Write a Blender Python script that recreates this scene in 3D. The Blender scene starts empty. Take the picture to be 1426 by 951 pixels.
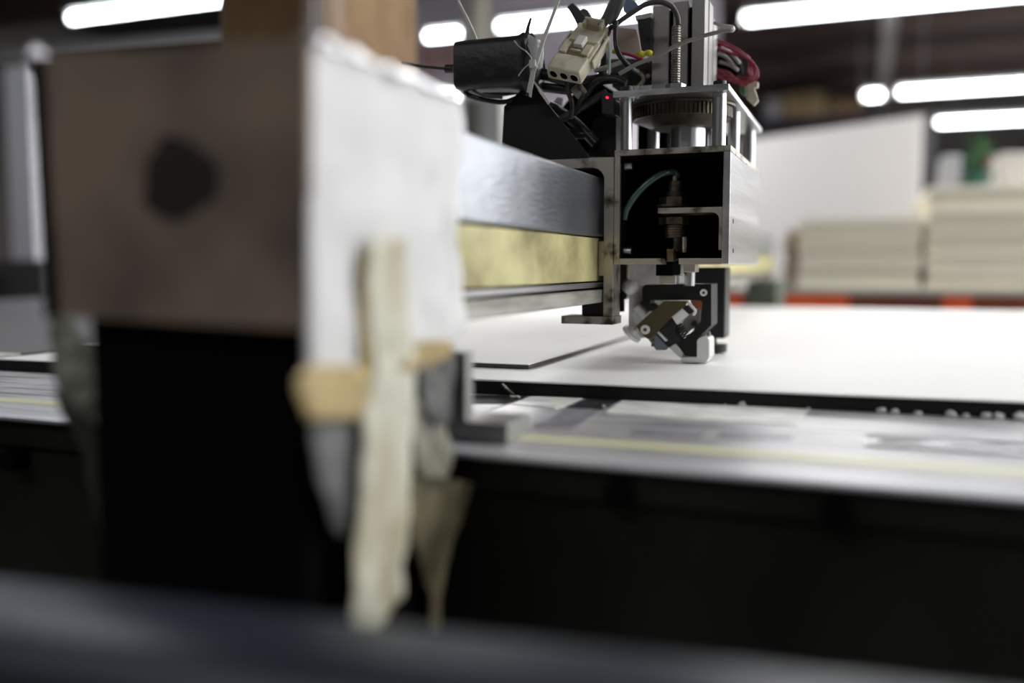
import bpy, bmesh, math, random
from mathutils import Vector, Matrix, noise
random.seed(7)
S = bpy.context.scene
C = S.collection
R = math.radians

# ------------------------------------------------------------------ camera
F = 1266.0                       # focal length in pixels of a 1426 x 951 frame
T = 0.95                         # height of the cutting table's sheet surface
CAM = Vector((0.0, 0.0, T + 0.09))
YAW, PITCH = R(21.04), R(4.74)
cd = bpy.data.cameras.new('camera'); cam = bpy.data.objects.new('camera', cd); C.objects.link(cam)
cam.location = CAM
cam.rotation_euler = (math.pi/2 - PITCH, 0, YAW)
cd.sensor_width = 36; cd.lens = F/1426*36
cd.clip_start = 0.01; cd.clip_end = 60
cd.dof.use_dof = True; cd.dof.focus_distance = 0.785; cd.dof.aperture_fstop = 1.8
S.camera = cam

# ------------------------------------------------------------------ world, exposure
w = bpy.data.worlds.new('world'); S.world = w; w.use_nodes = True
w.node_tree.nodes['Background'].inputs[0].default_value = (0.75, 0.8, 0.9, 1)
w.node_tree.nodes['Background'].inputs[1].default_value = 0.03
S.view_settings.view_transform = 'Standard'; S.view_settings.look = 'None'
S.view_settings.gamma = 1; S.view_settings.use_curve_mapping = False
S.view_settings.exposure = 0.16

def area(name, loc, rot, sx, sy, power, col=(1, 1, 1)):
    l = bpy.data.lights.new(name, 'AREA'); l.shape = 'RECTANGLE'; l.size = sx; l.size_y = sy
    l.energy = power; l.color = col
    o = bpy.data.objects.new(name, l); C.objects.link(o); o.location = loc; o.rotation_euler = rot
    return o
# light from the right; the last two lamps are added to brighten metal sides
for i, y in enumerate((-0.4, 2.4, 5.2, 8.0, 10.8)):
    area('window_fill_light', (4.85, y, 2.35), (0, R(90), 0), 1.7, 2.2, (28, 45, 58, 100, 90)[i], (1.0, 0.99, 0.975))

# ------------------------------------------------------------------ helpers: where a point seen in the photograph stands
ROT = cam.rotation_euler.to_matrix()
def ray(px, py): return ROT @ Vector(((px-713)/F, -(py-475.5)/F, -1.0))
def P(px, py, Y):
    d = ray(px, py); return CAM + d*(Y/d.y)
def PX(px, py, X):
    d = ray(px, py); return CAM + d*(X/d.x)
def PZ(px, py, Z):
    d = ray(px, py); return CAM + d*((Z-CAM.z)/d.z)
FWD = ROT @ Vector((0, 0, -1))
def K(p): return (Vector(p)-CAM).dot(FWD)/F          # metres per pixel at a point

# ------------------------------------------------------------------ materials
MATS = {}
def mat(name, col, rough=0.5, metal=0.0, emit=None, noise_amt=0.0, nscale=20, col2=None, bump=0.0, bscale=60,
        stretch=(1, 1, 1), alpha=None, trans=0.0, thresh=None, spec=None, rough2=None, coat=0.0):
    if name in MATS: return MATS[name]
    m = bpy.data.materials.new(name); m.use_nodes = True; nt = m.node_tree; b = nt.nodes['Principled BSDF']
    b.inputs['Base Color'].default_value = (*col, 1); b.inputs['Roughness'].default_value = rough
    b.inputs['Metallic'].default_value = metal
    if spec is not None: b.inputs['Specular IOR Level'].default_value = spec
    if coat: b.inputs['Coat Weight'].default_value = coat
    if trans: b.inputs['Transmission Weight'].default_value = trans
    if alpha is not None: b.inputs['Alpha'].default_value = alpha
    if emit:
        b.inputs['Emission Color'].default_value = (*emit[:3], 1); b.inputs['Emission Strength'].default_value = emit[3]
    if col2 is not None or bump or rough2 is not None:
        tc = nt.nodes.new('ShaderNodeTexCoord'); mp = nt.nodes.new('ShaderNodeMapping'); mp.inputs['Scale'].default_value = stretch
        nt.links.new(tc.outputs['Object'], mp.inputs[0])
        n = nt.nodes.new('ShaderNodeTexNoise'); n.inputs['Scale'].default_value = nscale; n.inputs['Detail'].default_value = 6
        nt.links.new(mp.outputs[0], n.inputs[0])
        if col2 is not None:
            cr = nt.nodes.new('ShaderNodeValToRGB'); lo, hi = thresh or (0.35, 0.65)
            cr.color_ramp.elements[0].position = lo; cr.color_ramp.elements[1].position = hi
            cr.color_ramp.elements[0].color = (*col2, 1); cr.color_ramp.elements[1].color = (*col, 1)
            nt.links.new(n.outputs[0], cr.inputs[0]); nt.links.new(cr.outputs[0], b.inputs['Base Color'])
        if rough2 is not None:
            mr = nt.nodes.new('ShaderNodeMapRange'); mr.inputs[1].default_value = 0.3; mr.inputs[2].default_value = 0.7
            mr.inputs[3].default_value = rough2; mr.inputs[4].default_value = rough
            nt.links.new(n.outputs[0], mr.inputs[0]); nt.links.new(mr.outputs[0], b.inputs['Roughness'])
        if bump:
            n2 = nt.nodes.new('ShaderNodeTexNoise'); n2.inputs['Scale'].default_value = bscale; n2.inputs['Detail'].default_value = 4
            nt.links.new(mp.outputs[0], n2.inputs[0])
            bp = nt.nodes.new('ShaderNodeBump'); bp.inputs['Strength'].default_value = bump; bp.inputs['Distance'].default_value = 0.002
            nt.links.new(n2.outputs[0], bp.inputs['Height']); nt.links.new(bp.outputs[0], b.inputs['Normal'])
    MATS[name] = m; return m

alu = mat('brushed_aluminium', (0.62, 0.62, 0.64), 0.38, 1.0, col2=(0.42, 0.42, 0.44), nscale=30, bump=0.12, bscale=220, stretch=(1, .08, 1.5), rough2=0.28)
alu_dirty = mat('dirty_aluminium', (0.50, 0.47, 0.43), 0.42, 1.0, col2=(0.09, 0.075, 0.05), nscale=55, thresh=(0.34, 0.5), bump=0.15, bscale=200)
alu_beam = mat('beam_aluminium', (0.46, 0.48, 0.52), 0.36, 0.9, col2=(0.36, 0.38, 0.42), nscale=12, bump=0.25, bscale=400, stretch=(1, .15, 1), rough2=0.3)
chrome = mat('polished_steel', (0.58, 0.58, 0.60), 0.32, 1.0)
steel = mat('turned_steel', (0.55, 0.54, 0.53), 0.28, 1.0, bump=0.08, bscale=300)
steel_dk = mat('oily_steel', (0.16, 0.14, 0.12), 0.4, 0.9, col2=(0.05, 0.045, 0.04), nscale=90)
motor_gray = mat('grey_extrusion', (0.30, 0.29, 0.28), 0.45, 0.7, col2=(0.24, 0.235, 0.225), nscale=30, stretch=(1, 1, .1))
yellow = mat('yellow_strip', (0.60, 0.55, 0.27), 0.55, 0.0, col2=(0.26, 0.22, 0.09), nscale=34, thresh=(0.33, 0.56), stretch=(1, .35, .5), bump=.1)
grime = mat('grimy_rail', (0.40, 0.39, 0.36), .5, .6, col2=(0.12, 0.11, 0.08), nscale=60, thresh=(.34, .55), stretch=(1, .12, 1), bump=.3, bscale=90)
zinc = mat('bright_zinc', (0.93, 0.94, 0.95), .28, .15, bump=.05, bscale=300)
black_ano = mat('black_anodised', (0.008, 0.008, 0.0085), 0.5, 0.0, spec=.3, bump=.05, bscale=500)
black_pl = mat('black_plastic', (0.014, 0.014, 0.015), 0.38)
black_matte = mat('black_matte', (0.0035, 0.0035, 0.0035), 0.9, spec=0.05)
black_tape = mat('black_tape', (0.012, 0.012, 0.013), 0.42, col2=(0.05, 0.05, 0.052), nscale=60, thresh=(0.3, 0.42), bump=.5, bscale=90)
cable_blk = mat('black_cable', (0.012, 0.012, 0.012), 0.33)
cable_grey = mat('grey_cable', (0.25, 0.245, 0.22), 0.4)
cable_red = mat('crimson_wire', (0.24, 0.012, 0.04), 0.38)
cream_pl = mat('cream_nylon', (0.62, 0.58, 0.46), 0.45, col2=(0.42, 0.37, 0.26), nscale=70, thresh=(0.3, 0.5), bump=.08)
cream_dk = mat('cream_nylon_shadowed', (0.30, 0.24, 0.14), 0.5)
white_pl = mat('white_nylon', (0.72, 0.72, 0.70), 0.4)
zip_wht = mat('zip_tie_nylon', (0.62, 0.62, 0.56), 0.4)
clear_grn = mat('green_clear_hose', (0.055, 0.10, 0.09), 0.12, coat=0.5)
olive = mat('olive_anodised', (0.085, 0.070, 0.030), 0.4, 0.35, bump=.06, bscale=500)
bluegrey = mat('blue_grey_steel', (0.20, 0.23, 0.27), 0.35, 0.7)
copper = mat('copper_block', (0.55, 0.20, 0.10), 0.4, 0.4)
sheet_w = mat('white_sheet', (0.86, 0.86, 0.855), 0.55, bump=.03, bscale=8)
sheet_shadow = mat('sheet_shadow', (0.10, 0.09, 0.07), 0.8)  # dark tone stands for the shadow under the top sheet
foam_blk = mat('black_foam', (0.010, 0.011, 0.011), 0.8, bump=.6, bscale=50, spec=.3)
rail_top = mat('scuffed_rail', (0.56, 0.56, 0.58), 0.36, 0.35, col2=(0.26, 0.26, 0.29), nscale=11, thresh=(0.34, 0.56), stretch=(1, 9, 1), bump=.3, bscale=60, rough2=.28)
rail_nose = mat('rail_nose', (0.56, 0.57, 0.61), 0.38, 0.35)
scale_yel = mat('yellow_scale', (0.66, 0.66, 0.42), 0.45)
panel_dk = mat('dark_side_panel', (0.020, 0.020, 0.015), 0.75, spec=.2, col2=(0.008, 0.008, 0.006), nscale=7, bump=.2, bscale=30)
bar_blue = mat('blue_grey_paint', (0.036, 0.045, 0.062), 0.38, 0.3)
white_paper = mat('white_cover_sheet', (0.72, 0.72, 0.72), 0.6, col2=(0.44, 0.44, 0.46), nscale=11, thresh=(0.28, 0.42), bump=.2, bscale=25)
kraft = mat('kraft_board', (0.36, 0.20, 0.085), 0.75, col2=(0.22, 0.12, 0.05), nscale=3.2, thresh=(0.36, 0.6))
masking = mat('masking_tape', (0.62, 0.61, 0.50), 0.55, col2=(0.42, 0.36, 0.22), nscale=26, thresh=(0.36, 0.54), stretch=(1, 1, .5), bump=.4, bscale=60)
masking_tan = mat('tan_masking_tape', (0.55, 0.42, 0.20), 0.6, col2=(0.34, 0.25, 0.10), nscale=22, bump=.5, bscale=60)
old_tape = mat('old_brown_tape', (0.20, 0.17, 0.10), 0.6, col2=(0.07, 0.06, 0.03), nscale=24, bump=.6, bscale=60)
grey_film = mat('grey_film', (0.15, 0.155, 0.15), 0.4, col2=(0.06, 0.062, 0.06), nscale=20, bump=.5, bscale=50)
foil = mat('glossy_film', (0.95, 0.95, 0.97), 0.05, 1.0)
crumb_m = mat('white_crumb', (0.7, 0.72, 0.70), 0.8)

def cover_front_mat():
    m = bpy.data.materials.new('brown_cover_board'); m.use_nodes = True; nt = m.node_tree; b = nt.nodes['Principled BSDF']
    tc = nt.nodes.new('ShaderNodeTexCoord'); n = nt.nodes.new('ShaderNodeTexNoise'); n.inputs['Scale'].default_value = 14
    nt.links.new(tc.outputs['Object'], n.inputs[0])
    cr = nt.nodes.new('ShaderNodeValToRGB'); cr.color_ramp.elements[0].position = .3; cr.color_ramp.elements[1].position = .6
    cr.color_ramp.elements[0].color = (0.14, 0.105, 0.088, 1); cr.color_ramp.elements[1].color = (0.32, 0.24, 0.185, 1)
    nt.links.new(n.outputs[0], cr.inputs[0]); nt.links.new(cr.outputs[0], b.inputs['Base Color'])
    b.inputs['Roughness'].default_value = .75
    return m
board_brown = cover_front_mat()
stain = mat('oil_stain', (0.02, 0.016, 0.014), 0.6)

# ------------------------------------------------------------------ mesh helpers
ROOT = {}
class M:
    def __init__(s): s.v = []; s.f = []; s.sm = []
    def add(s, vs, fs, smooth=False):
        o = len(s.v); s.v += [Vector(v) for v in vs]; s.f += [tuple(i+o for i in f) for f in fs]; s.sm += [smooth]*len(fs); return s
    def box(s, x0, x1, y0, y1, z0, z1):
        return s.add([(x0,y0,z0),(x1,y0,z0),(x1,y1,z0),(x0,y1,z0),(x0,y0,z1),(x1,y0,z1),(x1,y1,z1),(x0,y1,z1)],
                     [(3,2,1,0),(4,5,6,7),(0,1,5,4),(1,2,6,5),(2,3,7,6),(3,0,4,7)])
    def prism(s, pts, off):            # polygon (list of Vector) extruded by vector off
        n = len(pts); off = Vector(off)
        a = Vector(pts[0]); nrm = Vector((0,0,0))
        for i in range(1, n-1): nrm += (Vector(pts[i])-a).cross(Vector(pts[i+1])-a)
        pts = list(pts)
        if nrm.dot(off) > 0: pts.reverse()
        vs = [Vector(p) for p in pts]+[Vector(p)+off for p in pts]
        return s.add(vs, [tuple(range(n)), tuple(reversed(range(n, 2*n)))]+[(i, i+n, (i+1) % n+n, (i+1) % n) for i in range(n)])
    def cyl(s, p, q, r, r2=None, n=20, cap=True, smooth=True):
        p, q = Vector(p), Vector(q); d = (q-p).normalized(); u = d.orthogonal().normalized(); v = d.cross(u); r2 = r if r2 is None else r2
        vs = [];
        for k in range(n):
            a = 2*math.pi*(k+.5)/n; e = u*math.cos(a)+v*math.sin(a); vs += [p+e*r, q+e*r2]
        s.add(vs, [(2*k, 2*((k+1) % n), 2*((k+1) % n)+1, 2*k+1) for k in range(n)], smooth)
        if cap:
            s.add([vs[2*k] for k in range(n)], [tuple(reversed(range(n)))]); s.add([vs[2*k+1] for k in range(n)], [tuple(range(n))])
        return s
    def tube(s, pts, r, n=10, sub=6):
        pts = [Vector(p) for p in pts]
        if len(pts) > 2 and sub > 1:
            e = [pts[0]*2-pts[1]]+pts+[pts[-1]*2-pts[-2]]; out = []
            for i in range(1, len(e)-2):
                a, b, c, d = e[i-1:i+3]
                for k in range(sub):
                    t = k/sub; out.append(.5*((2*b)+(c-a)*t+(2*a-5*b+4*c-d)*t*t+(3*b-a-3*c+d)*t**3))
            out.append(pts[-1]); pts = out
        rs = r if isinstance(r, (list, tuple)) else None
        u = (pts[1]-pts[0]).orthogonal().normalized(); vs = []; N = len(pts)
        for i, p in enumerate(pts):
            d = (pts[min(i+1, N-1)]-pts[max(i-1, 0)]).normalized(); u = (u-d*u.dot(d)).normalized(); v = d.cross(u)
            rr = rs[0]+(rs[1]-rs[0])*i/(N-1) if rs else r
            for k in range(n):
                a = 2*math.pi*k/n; vs.append(p+(u*math.cos(a)+v*math.sin(a))*rr)
        fs = [(i*n+k, i*n+(k+1) % n, (i+1)*n+(k+1) % n, (i+1)*n+k) for i in range(N-1) for k in range(n)]
        s.add(vs, fs, True); s.add(vs[:n], [tuple(reversed(range(n)))]); s.add(vs[-n:], [tuple(range(n))])
        return s
    def ball(s, c, r, n=12, sc=(1, 1, 1)):
        c = Vector(c); vs = [c+Vector((0, 0, r*sc[2]))]; m = n//2
        for i in range(1, m):
            t = math.pi*i/m
            for k in range(n):
                a = 2*math.pi*k/n; vs.append(c+Vector((math.sin(t)*math.cos(a)*sc[0], math.sin(t)*math.sin(a)*sc[1], math.cos(t)*sc[2]))*r)
        vs.append(c-Vector((0, 0, r*sc[2]))); L = len(vs)-1
        fs = [(0, 1+k, 1+(k+1) % n) for k in range(n)]
        for i in range(m-2): fs += [(1+i*n+k, 1+(i+1)*n+k, 1+(i+1)*n+(k+1) % n, 1+i*n+(k+1) % n) for k in range(n)]
        fs += [(L, 1+(m-2)*n+(k+1) % n, 1+(m-2)*n+k) for k in range(n)]
        return s.add(vs, fs, True)
    def jitter(s, amt, sc, seed=0):
        for i, v in enumerate(s.v): s.v[i] = v + noise.noise_vector(v*sc+Vector((seed*7.3, seed, 0)))*amt
        return s
    def build(s, name, m, parent=None, bevel=0.0, label=None, origin=None):
        if parent is not None:
            r = parent
            while r.parent: r = r.parent
            o0 = r.location
        elif origin is not None: o0 = Vector(origin)
        else:
            xs = [v.x for v in s.v]; ys = [v.y for v in s.v]; zs = [v.z for v in s.v]
            o0 = Vector(((min(xs)+max(xs))/2, (min(ys)+max(ys))/2, min(zs)))
        me = bpy.data.meshes.new(name); me.from_pydata([v-o0 for v in s.v], [], s.f); me.validate()
        if len(me.polygons) == len(s.sm): me.polygons.foreach_set('use_smooth', s.sm)
        me.materials.append(m)
        o = bpy.data.objects.new(name, me); C.objects.link(o)
        if parent is not None: o.parent = parent
        else: o.location = o0
        if bevel:
            b = o.modifiers.new('bevel', 'BEVEL'); b.width = bevel; b.segments = 2; b.limit_method = 'ANGLE'
            b.harden_normals = False
        if label: o['label'] = label
        return o
def tag(o, label, cat, group=None, kind=None):
    o['label'] = label; o['category'] = cat
    if group: o['group'] = group
    if kind: o['kind'] = kind
    return o
def thing(name, loc, label, cat, group=None):
    o = bpy.data.objects.new(name, None); o.empty_display_size = .05; C.objects.link(o); o.location = loc
    return tag(o, label, cat, group)
def struct(name, m, mt, parent=None, bevel=0):
    o = m.build(name, mt, parent, bevel)
    if parent is None: o['kind'] = 'structure'
    return o
def pts(lst, Y): return [P(x, y, Y) for x, y in lst]
def plate(poly, Y, depth): return M().prism(pts(poly, Y), (0, depth, 0))
def ribbon(rows, Ny=8, thick=.0006, crump=.004, sc=40, seed=0):
    """rows: (left px, right px, py, Y) down a hanging strip; returns a crumpled strip with a real thickness"""
    m = M(); grid = []
    sub = 5
    for i in range(len(rows)-1):
        for k in range(sub):
            t = k/sub; grid.append([a+(b-a)*t for a, b in zip(rows[i], rows[i+1])])
    grid.append(list(rows[-1])); vs = []
    for (l, r, y, Y) in grid:
        for j in range(Ny+1):
            p = P(l+(r-l)*j/Ny, y, Y); d = noise.noise_vector(p*sc+Vector((seed*3.1, 0, seed)))*crump; d2 = noise.noise_vector(p*sc*3.1)*crump*.35
            vs.append(p+Vector((d.x*.4, d.y+d2.y, d.z*.4)))
    n = len(grid); W = Ny+1; tv = Vector((0, thick, 0))
    al = vs+[v+tv for v in vs]; o = n*W; fs = []
    for i in range(n-1):
        for j in range(Ny):
            a, b, c, d = i*W+j, i*W+j+1, (i+1)*W+j+1, (i+1)*W+j
            fs += [(a, d, c, b), (a+o, b+o, c+o, d+o)]
    for i in range(n-1): fs += [(i*W, i*W+o, (i+1)*W+o, (i+1)*W), (i*W+Ny, (i+1)*W+Ny, (i+1)*W+Ny+o, i*W+Ny+o)]
    for j in range(Ny): fs += [(j, j+1, j+1+o, j+o), ((n-1)*W+j, (n-1)*W+j+o, (n-1)*W+j+1+o, (n-1)*W+j+1)]
    m.add(al, fs, True); return m

# ================================================================== THE SETTING
conc = mat('concrete_floor', (0.22, 0.21, 0.20), 0.5, col2=(0.15, 0.145, 0.14), nscale=2)
wall_m = mat('lilac_grey_wall', (0.34, 0.32, 0.36), 0.8, col2=(0.28, 0.26, 0.29), nscale=1.2)
wall_d = mat('dim_wall', (0.10, 0.09, 0.085), 0.8)
ceil_m = mat('dark_ceiling', (0.030, 0.023, 0.021), 0.85, col2=(0.016, 0.012, 0.011), nscale=1.5)
joist_m = mat('rusty_joist', (0.060, 0.038, 0.032), 0.7)
greysteel = mat('grey_girder', (0.30, 0.29, 0.28), 0.6)
pale_m = mat('pale_partition', (0.60, 0.56, 0.63), 0.75, col2=(0.46, 0.41, 0.47), nscale=1.5)
struct('floor', M().box(-9, 5, -4, 17, -.1, 0), conc)
struct('ceiling', M().box(-9, 5, -4, 17, 3.9, 4.0), ceil_m)
struct('wall_back', M().box(-9, 5, 17, 17.1, 0, 3.9), wall_d)
struct('wall_left', M().box(-9.1, -9, -4, 17, 0, 3.9), wall_d)
struct('wall_front', M().box(-9, 5, -4.1, -4, 0, 3.9), wall_d)
# right wall with five window openings, the last two added for brighter side reflections
wr = M(); wz0, wz1 = 1.4, 3.3; ys = [(-1.6, .8), (1.2, 3.6), (4.0, 6.4), (6.8, 9.2), (9.6, 12.0)]
wr.box(5, 5.15, -4, 17, 0, wz0); wr.box(5, 5.15, -4, 17, wz1, 3.9); prev = -4
for a, b in ys: wr.box(5, 5.15, prev, a, wz0, wz1); prev = b
wr.box(5, 5.15, prev, 17, wz0, wz1)
struct('wall_right', wr, wall_m)
sky_pane = mat('daylit_frosted_pane', (0.8, 0.85, 0.9), 0.4, emit=(0.85, 0.92, 1.0, 1.0))
frame_m = mat('window_frame_paint', (0.5, 0.5, 0.48), 0.5)
for i, (a, b) in enumerate(ys):  # unseen; the last two are added for reflections on right-hand faces
    wf = bpy.data.objects.new('window_%d' % (i+1), None); C.objects.link(wf); wf.location = (5, (a+b)/2, wz0); wf['kind'] = 'structure'
    f = M(); f.box(5, 5.1, a, a+.06, wz0, wz1); f.box(5, 5.1, b-.06, b, wz0, wz1); f.box(5, 5.1, a, b, wz0, wz0+.06); f.box(5, 5.1, a, b, wz1-.06, wz1)
    f.box(5.02, 5.08, (a+b)/2-.025, (a+b)/2+.025, wz0, wz1); wf = f.build('window_frame', frame_m, wf)
    M().box(5.09, 5.1, a+.05, (a+b)/2-.02, wz0+.05, wz1-.05).build('pane', sky_pane, wf)
    M().box(5.09, 5.1, (a+b)/2+.02, b-.05, wz0+.05, wz1-.05).build('pane', sky_pane, wf)
# ceiling joists, girder, duct
n = 1
for y in (5.5, 7.4, 9.3, 11.2, 13.1, 15.0):
    struct('trim_%d' % n, M().box(-9, 5, y, y+.12, 3.62, 3.9), joist_m); n += 1
struct('trim_%d' % n, M().box(.10, .24, 5.4, 17, 3.36, 3.62), greysteel); n += 1
struct('trim_%d' % n, M().box(-9, 5, 16.3, 16.6, 2.55, 2.85), mat('navy_duct', (0.03, 0.03, 0.06), .6)); n += 1
# pale partition behind the machine
struct('wall_partition', M().box(-5.6, -1.35, 8.9, 9.0, 0, 3.9), pale_m)
struct('trim_%d' % n, M().cyl((PX_ := P(667, 60, 8.6)).xyz*Vector((1, 1, 0)), (PX_.x, PX_.y, 3.9), .09), mat('cream_pipe', (0.55, 0.52, 0.42), .6)); n += 1
struct('trim_%d' % n, M().box(P(590, 60, 8.8).x, P(640, 60, 8.8).x, 8.7, 8.9, P(600, 98, 8.8).z, P(600, 66, 8.8).z), mat('pink_brown_board', (0.42, 0.25, 0.25), .8)); n += 1
pil = struct('trim_%d' % n, M().box(P(10, 200, 3.2).x, P(44, 200, 3.2).x, 3.2, 3.4, 0, P(20, 92, 3.2).z), mat('white_post', (0.55, 0.55, 0.60), .5, .2)); n += 1
struct('trim_%d' % n, M().cyl(P(0, 76, 4.2), P(298, 58, 4.2)+Vector((0.9, 0, 0.0)), .035), mat('pale_conduit', (0.55, 0.55, 0.58), .4, .3)); n += 1

# ================================================================== CEILING LIGHTS
tube_m = mat('lit_fluorescent_tube', (1, 1, 1), .4, emit=(0.90, 0.95, 1.0, 16))
hous_m = mat('light_housing', (0.35, 0.35, 0.35), .5)
def lamp(x0, x1, y, z, label):
    t = thing('fluorescent_light', ((x0+x1)/2, y, z), label, 'ceiling light', 'fluorescent lights hanging under the dark ceiling')
    M().cyl((x0, y, z), (x1, y, z), .024, n=14).build('tube', tube_m, t)
    h = M().box(x0-.03, x1+.03, y-.05, y+.05, z+.035, z+.08); h.build('housing', hous_m, t)
    for x in (x0-.015, x1+.015): M().box(x-.015, x+.015, y-.02, y+.02, z-.03, z+.04).build('tube_holder', hous_m, t)
    for x in (x0+.2, x1-.2): M().cyl((x, y, z+.08), (x, y, 3.9), .004, n=6).build('hanging_wire', hous_m, t)
    return t
def lampP(pa, ya, pb, Y, label):      # tube from photograph column pa to column pb at distance Y
    a = P(pa, ya, Y); b = P(pb, ya, Y); return lamp(a.x, b.x, Y, a.z, label)
lampP(100, 25, 345, 5.3, 'glowing tube at top left, above the brown-fronted cover')
lampP(596, 51, 640, 6.7, 'short stub of glowing tube left of the two cable ties')
lampP(696, 37, 900, 6.9, 'glowing tube behind the cream cable connector')
lampP(1042, 27, 1560, 6.9, 'glowing long tube at top right, nearest of the right-hand ones')
lampP(1254, 129, 1560, 10.3, 'glowing tube above the large white upright board, second from top at right')
lampP(1206, 134, 1226, 10.4, 'round end-on glowing lamp left of the second right-hand tube')
lampP(1306, 171, 1600, 13.2, 'lowest and farthest glowing tube at right, above the green plant')
lampP(618, 134, 637, 8.5, 'small glowing light seen low between the cover and the black cable sleeve')
# more of the same rows over the rest of the hall; last two added for light
for (x, y, w_) in ((1.6, 1.2, 'right end of the cutting table'), (3.1, 1.2, 'first window'), (1.6, 3.2, 'pallet rack'), (3.1, 3.2, 'second window'), (3.0, 5.2, 'third window'), (-2.6, 1.6, 'left end of the table, unseen and added for light from the left'), (-1.0, -1.8, 'aisle behind the viewer, unseen and added to light front faces')):
    lamp(x-.6, x+.6, y, 2.94, 'fluorescent tube high above the '+w_)
area('tube_row_light', (-1.0, -1.8, 2.85), (0, 0, 0), 3.4, .25, 17, (1, 0.98, .95))  # unseen row added to lift the faces turned to the viewer
area('tube_row_light', (-2.6, 1.6, 2.85), (0, 0, 0), 1.3, .25, 26, (0.97, 0.99, 1))  # unseen row added to light the left side
area('tube_row_light', (1.9, 1.2, 2.85), (0, 0, 0), 2.6, .25, 36, (1.0, 0.985, 0.96))
area('tube_row_light', (1.6, 3.3, 2.85), (0, 0, 0), 3.4, .25, 62, (1.0, 0.985, 0.96))
area('tube_row_light', (-2.2, 5.3, 2.85), (0, 0, 0), 3.4, .25, 75, (1.0, 0.985, 0.96))
area('tube_row_light', (-1.6, 6.9, 2.85), (0, 0, 0), 4, .25, 190, (1.0, 0.985, 0.96))
area('tube_row_light', (1.5, 10.3, 2.85), (0, 0, 0), 4, .25, 90, (1.0, 0.985, 0.96))

# ================================================================== CUTTING TABLE
tb = thing('cutting_table', (0, 1.2, 0), 'long flatbed cutting table with black foam bed and scuffed aluminium front rail', 'table')
XL, XR = -2.2, 1.6
def front(x): return .683+.04*x
ZR = T-.0125                      # top of the front rail
body = M().box(XL, XR, .73, 2.16, ZR-.06, ZR-.002); body.build('bed_frame', panel_dk, tb)
# foam mat with a wavy front edge
fm = M(); nx = 240; vs = []; fs = []
for i in range(nx+1):
    x = XL+(XR-XL)*i/nx; wz = noise.noise(Vector((x*6, 0, 3)))*.0010; wy = noise.noise(Vector((x*11, 4, 0)))*.0018
    vs += [(x, front(x)-.002+wy, ZR), (x, front(x)+wy*1.3, T-.0036+wz), (x, 2.14, T-.0036), (x, 2.14, ZR)]
for i in range(nx):
    a = i*4; fs += [(a, a+4, a+5, a+1), (a+1, a+5, a+6, a+2), (a+2, a+6, a+7, a+3), (a+3, a+7, a+4, a)]
fs += [(0, 1, 2, 3), (nx*4+3, nx*4+2, nx*4+1, nx*4)]
fm.add(vs, fs).build('foam_mat', foam_blk, tb)
M().box(XL, XR, .481, .73, ZR-.03, ZR).build('front_rail', rail_top, tb, bevel=.0006)
M().box(XL, XR, .454, .4805, ZR-.0035, ZR-.0004).build('rail_nose', rail_nose, tb, bevel=.0012)
M().box(XL, XR, .498, .515, ZR, ZR+.0003).build('yellow_scale_strip', scale_yel, tb, label='pale yellow strip along the rail')
M().box(XL, XR, .462, .4805, ZR-.0225, ZR-.0037).build('upper_side_panel', panel_dk, tb)
M().box(XL, XR, .468, .51, 0.42, ZR-.024).build('side_panel', panel_dk, tb)
for px, py in ((865, 684), (1165, 711), (560, 655), (22, 640)):
    p = P(px, py, .462); M().cyl((p.x, .454, p.z), (p.x, .470, p.z), .0075, n=20).build('bolt', black_matte, tb, bevel=.001)
for x in (XL+.1, 0.0-.9, XR-.15):
    for y in (.56, 2.05): M().box(x-.04, x+.04, y-.04, y+.04, 0, ZR-.06 if y > 1 else .44).build('leg', panel_dk, tb)
# tape patches across the rail
blk_t = mat('black_rail_tape', (0.010, 0.010, 0.012), .7, spec=.2, col2=(0.05, 0.05, 0.06), nscale=60, thresh=(.3, .45), bump=.3)
vio_t = mat('worn_violet_grey_tape', (0.16, 0.16, 0.21), .35, .3, col2=(0.34, 0.34, 0.38), nscale=40, thresh=(.42, .62), bump=.6, bscale=90)
wht_t = mat('worn_white_tape', (0.82, 0.82, 0.80), .45, col2=(0.36, 0.36, 0.38), nscale=30, thresh=(.36, .48), stretch=(1, 7, 1), bump=.3)
def patch(quad, m, h=.0005, name='tape_patch', lab=None, z=0, jag=0.0):
    ps = [PZ(x, y, ZR) for x, y in quad]; out = []
    for i in range(4):
        a, b = ps[i], ps[(i+1) % 4]
        for k in range(6):
            q = a.lerp(b, k/6); out.append(q+Vector((random.uniform(-jag, jag), random.uniform(-jag, jag), z)))
    M().prism(out, (0, 0, h)).build(name, m, tb, label=lab)
patch([(662, 551.2), (738, 551.8), (706, 563), (600, 562)], blk_t, jag=.0008, lab='black tape patch on the rail')
patch([(600, 563), (704, 564), (640, 586), (560, 586)], vio_t, jag=.0008, lab='violet-grey worn tape patch')
patch([(820, 554.5), (866, 556), (838, 571), (790, 568)], blk_t, jag=.0012, lab='black tape patch on the rail')
patch([(790, 568.5), (836, 571.5), (800, 597), (745, 594)], vio_t, jag=.0012, lab='violet-grey worn tape patch')
patch([(740, 552.5), (812, 554.5), (775, 570), (712, 563)], wht_t, jag=.0006, lab='worn whitish tape on the rail')
patch([(868, 556.5), (1130, 566.5), (1110, 593), (842, 576)], wht_t, .0004, jag=.0006, lab='worn whitish tape on the rail')
patch([(1002, 603), (1105, 606), (1100, 612), (1002, 609)], vio_t, jag=.0008, lab='violet-grey worn tape patch')
patch([(880, 598), (985, 602), (975, 609), (878, 604)], vio_t, jag=.0008, lab='violet-grey worn tape patch')
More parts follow.
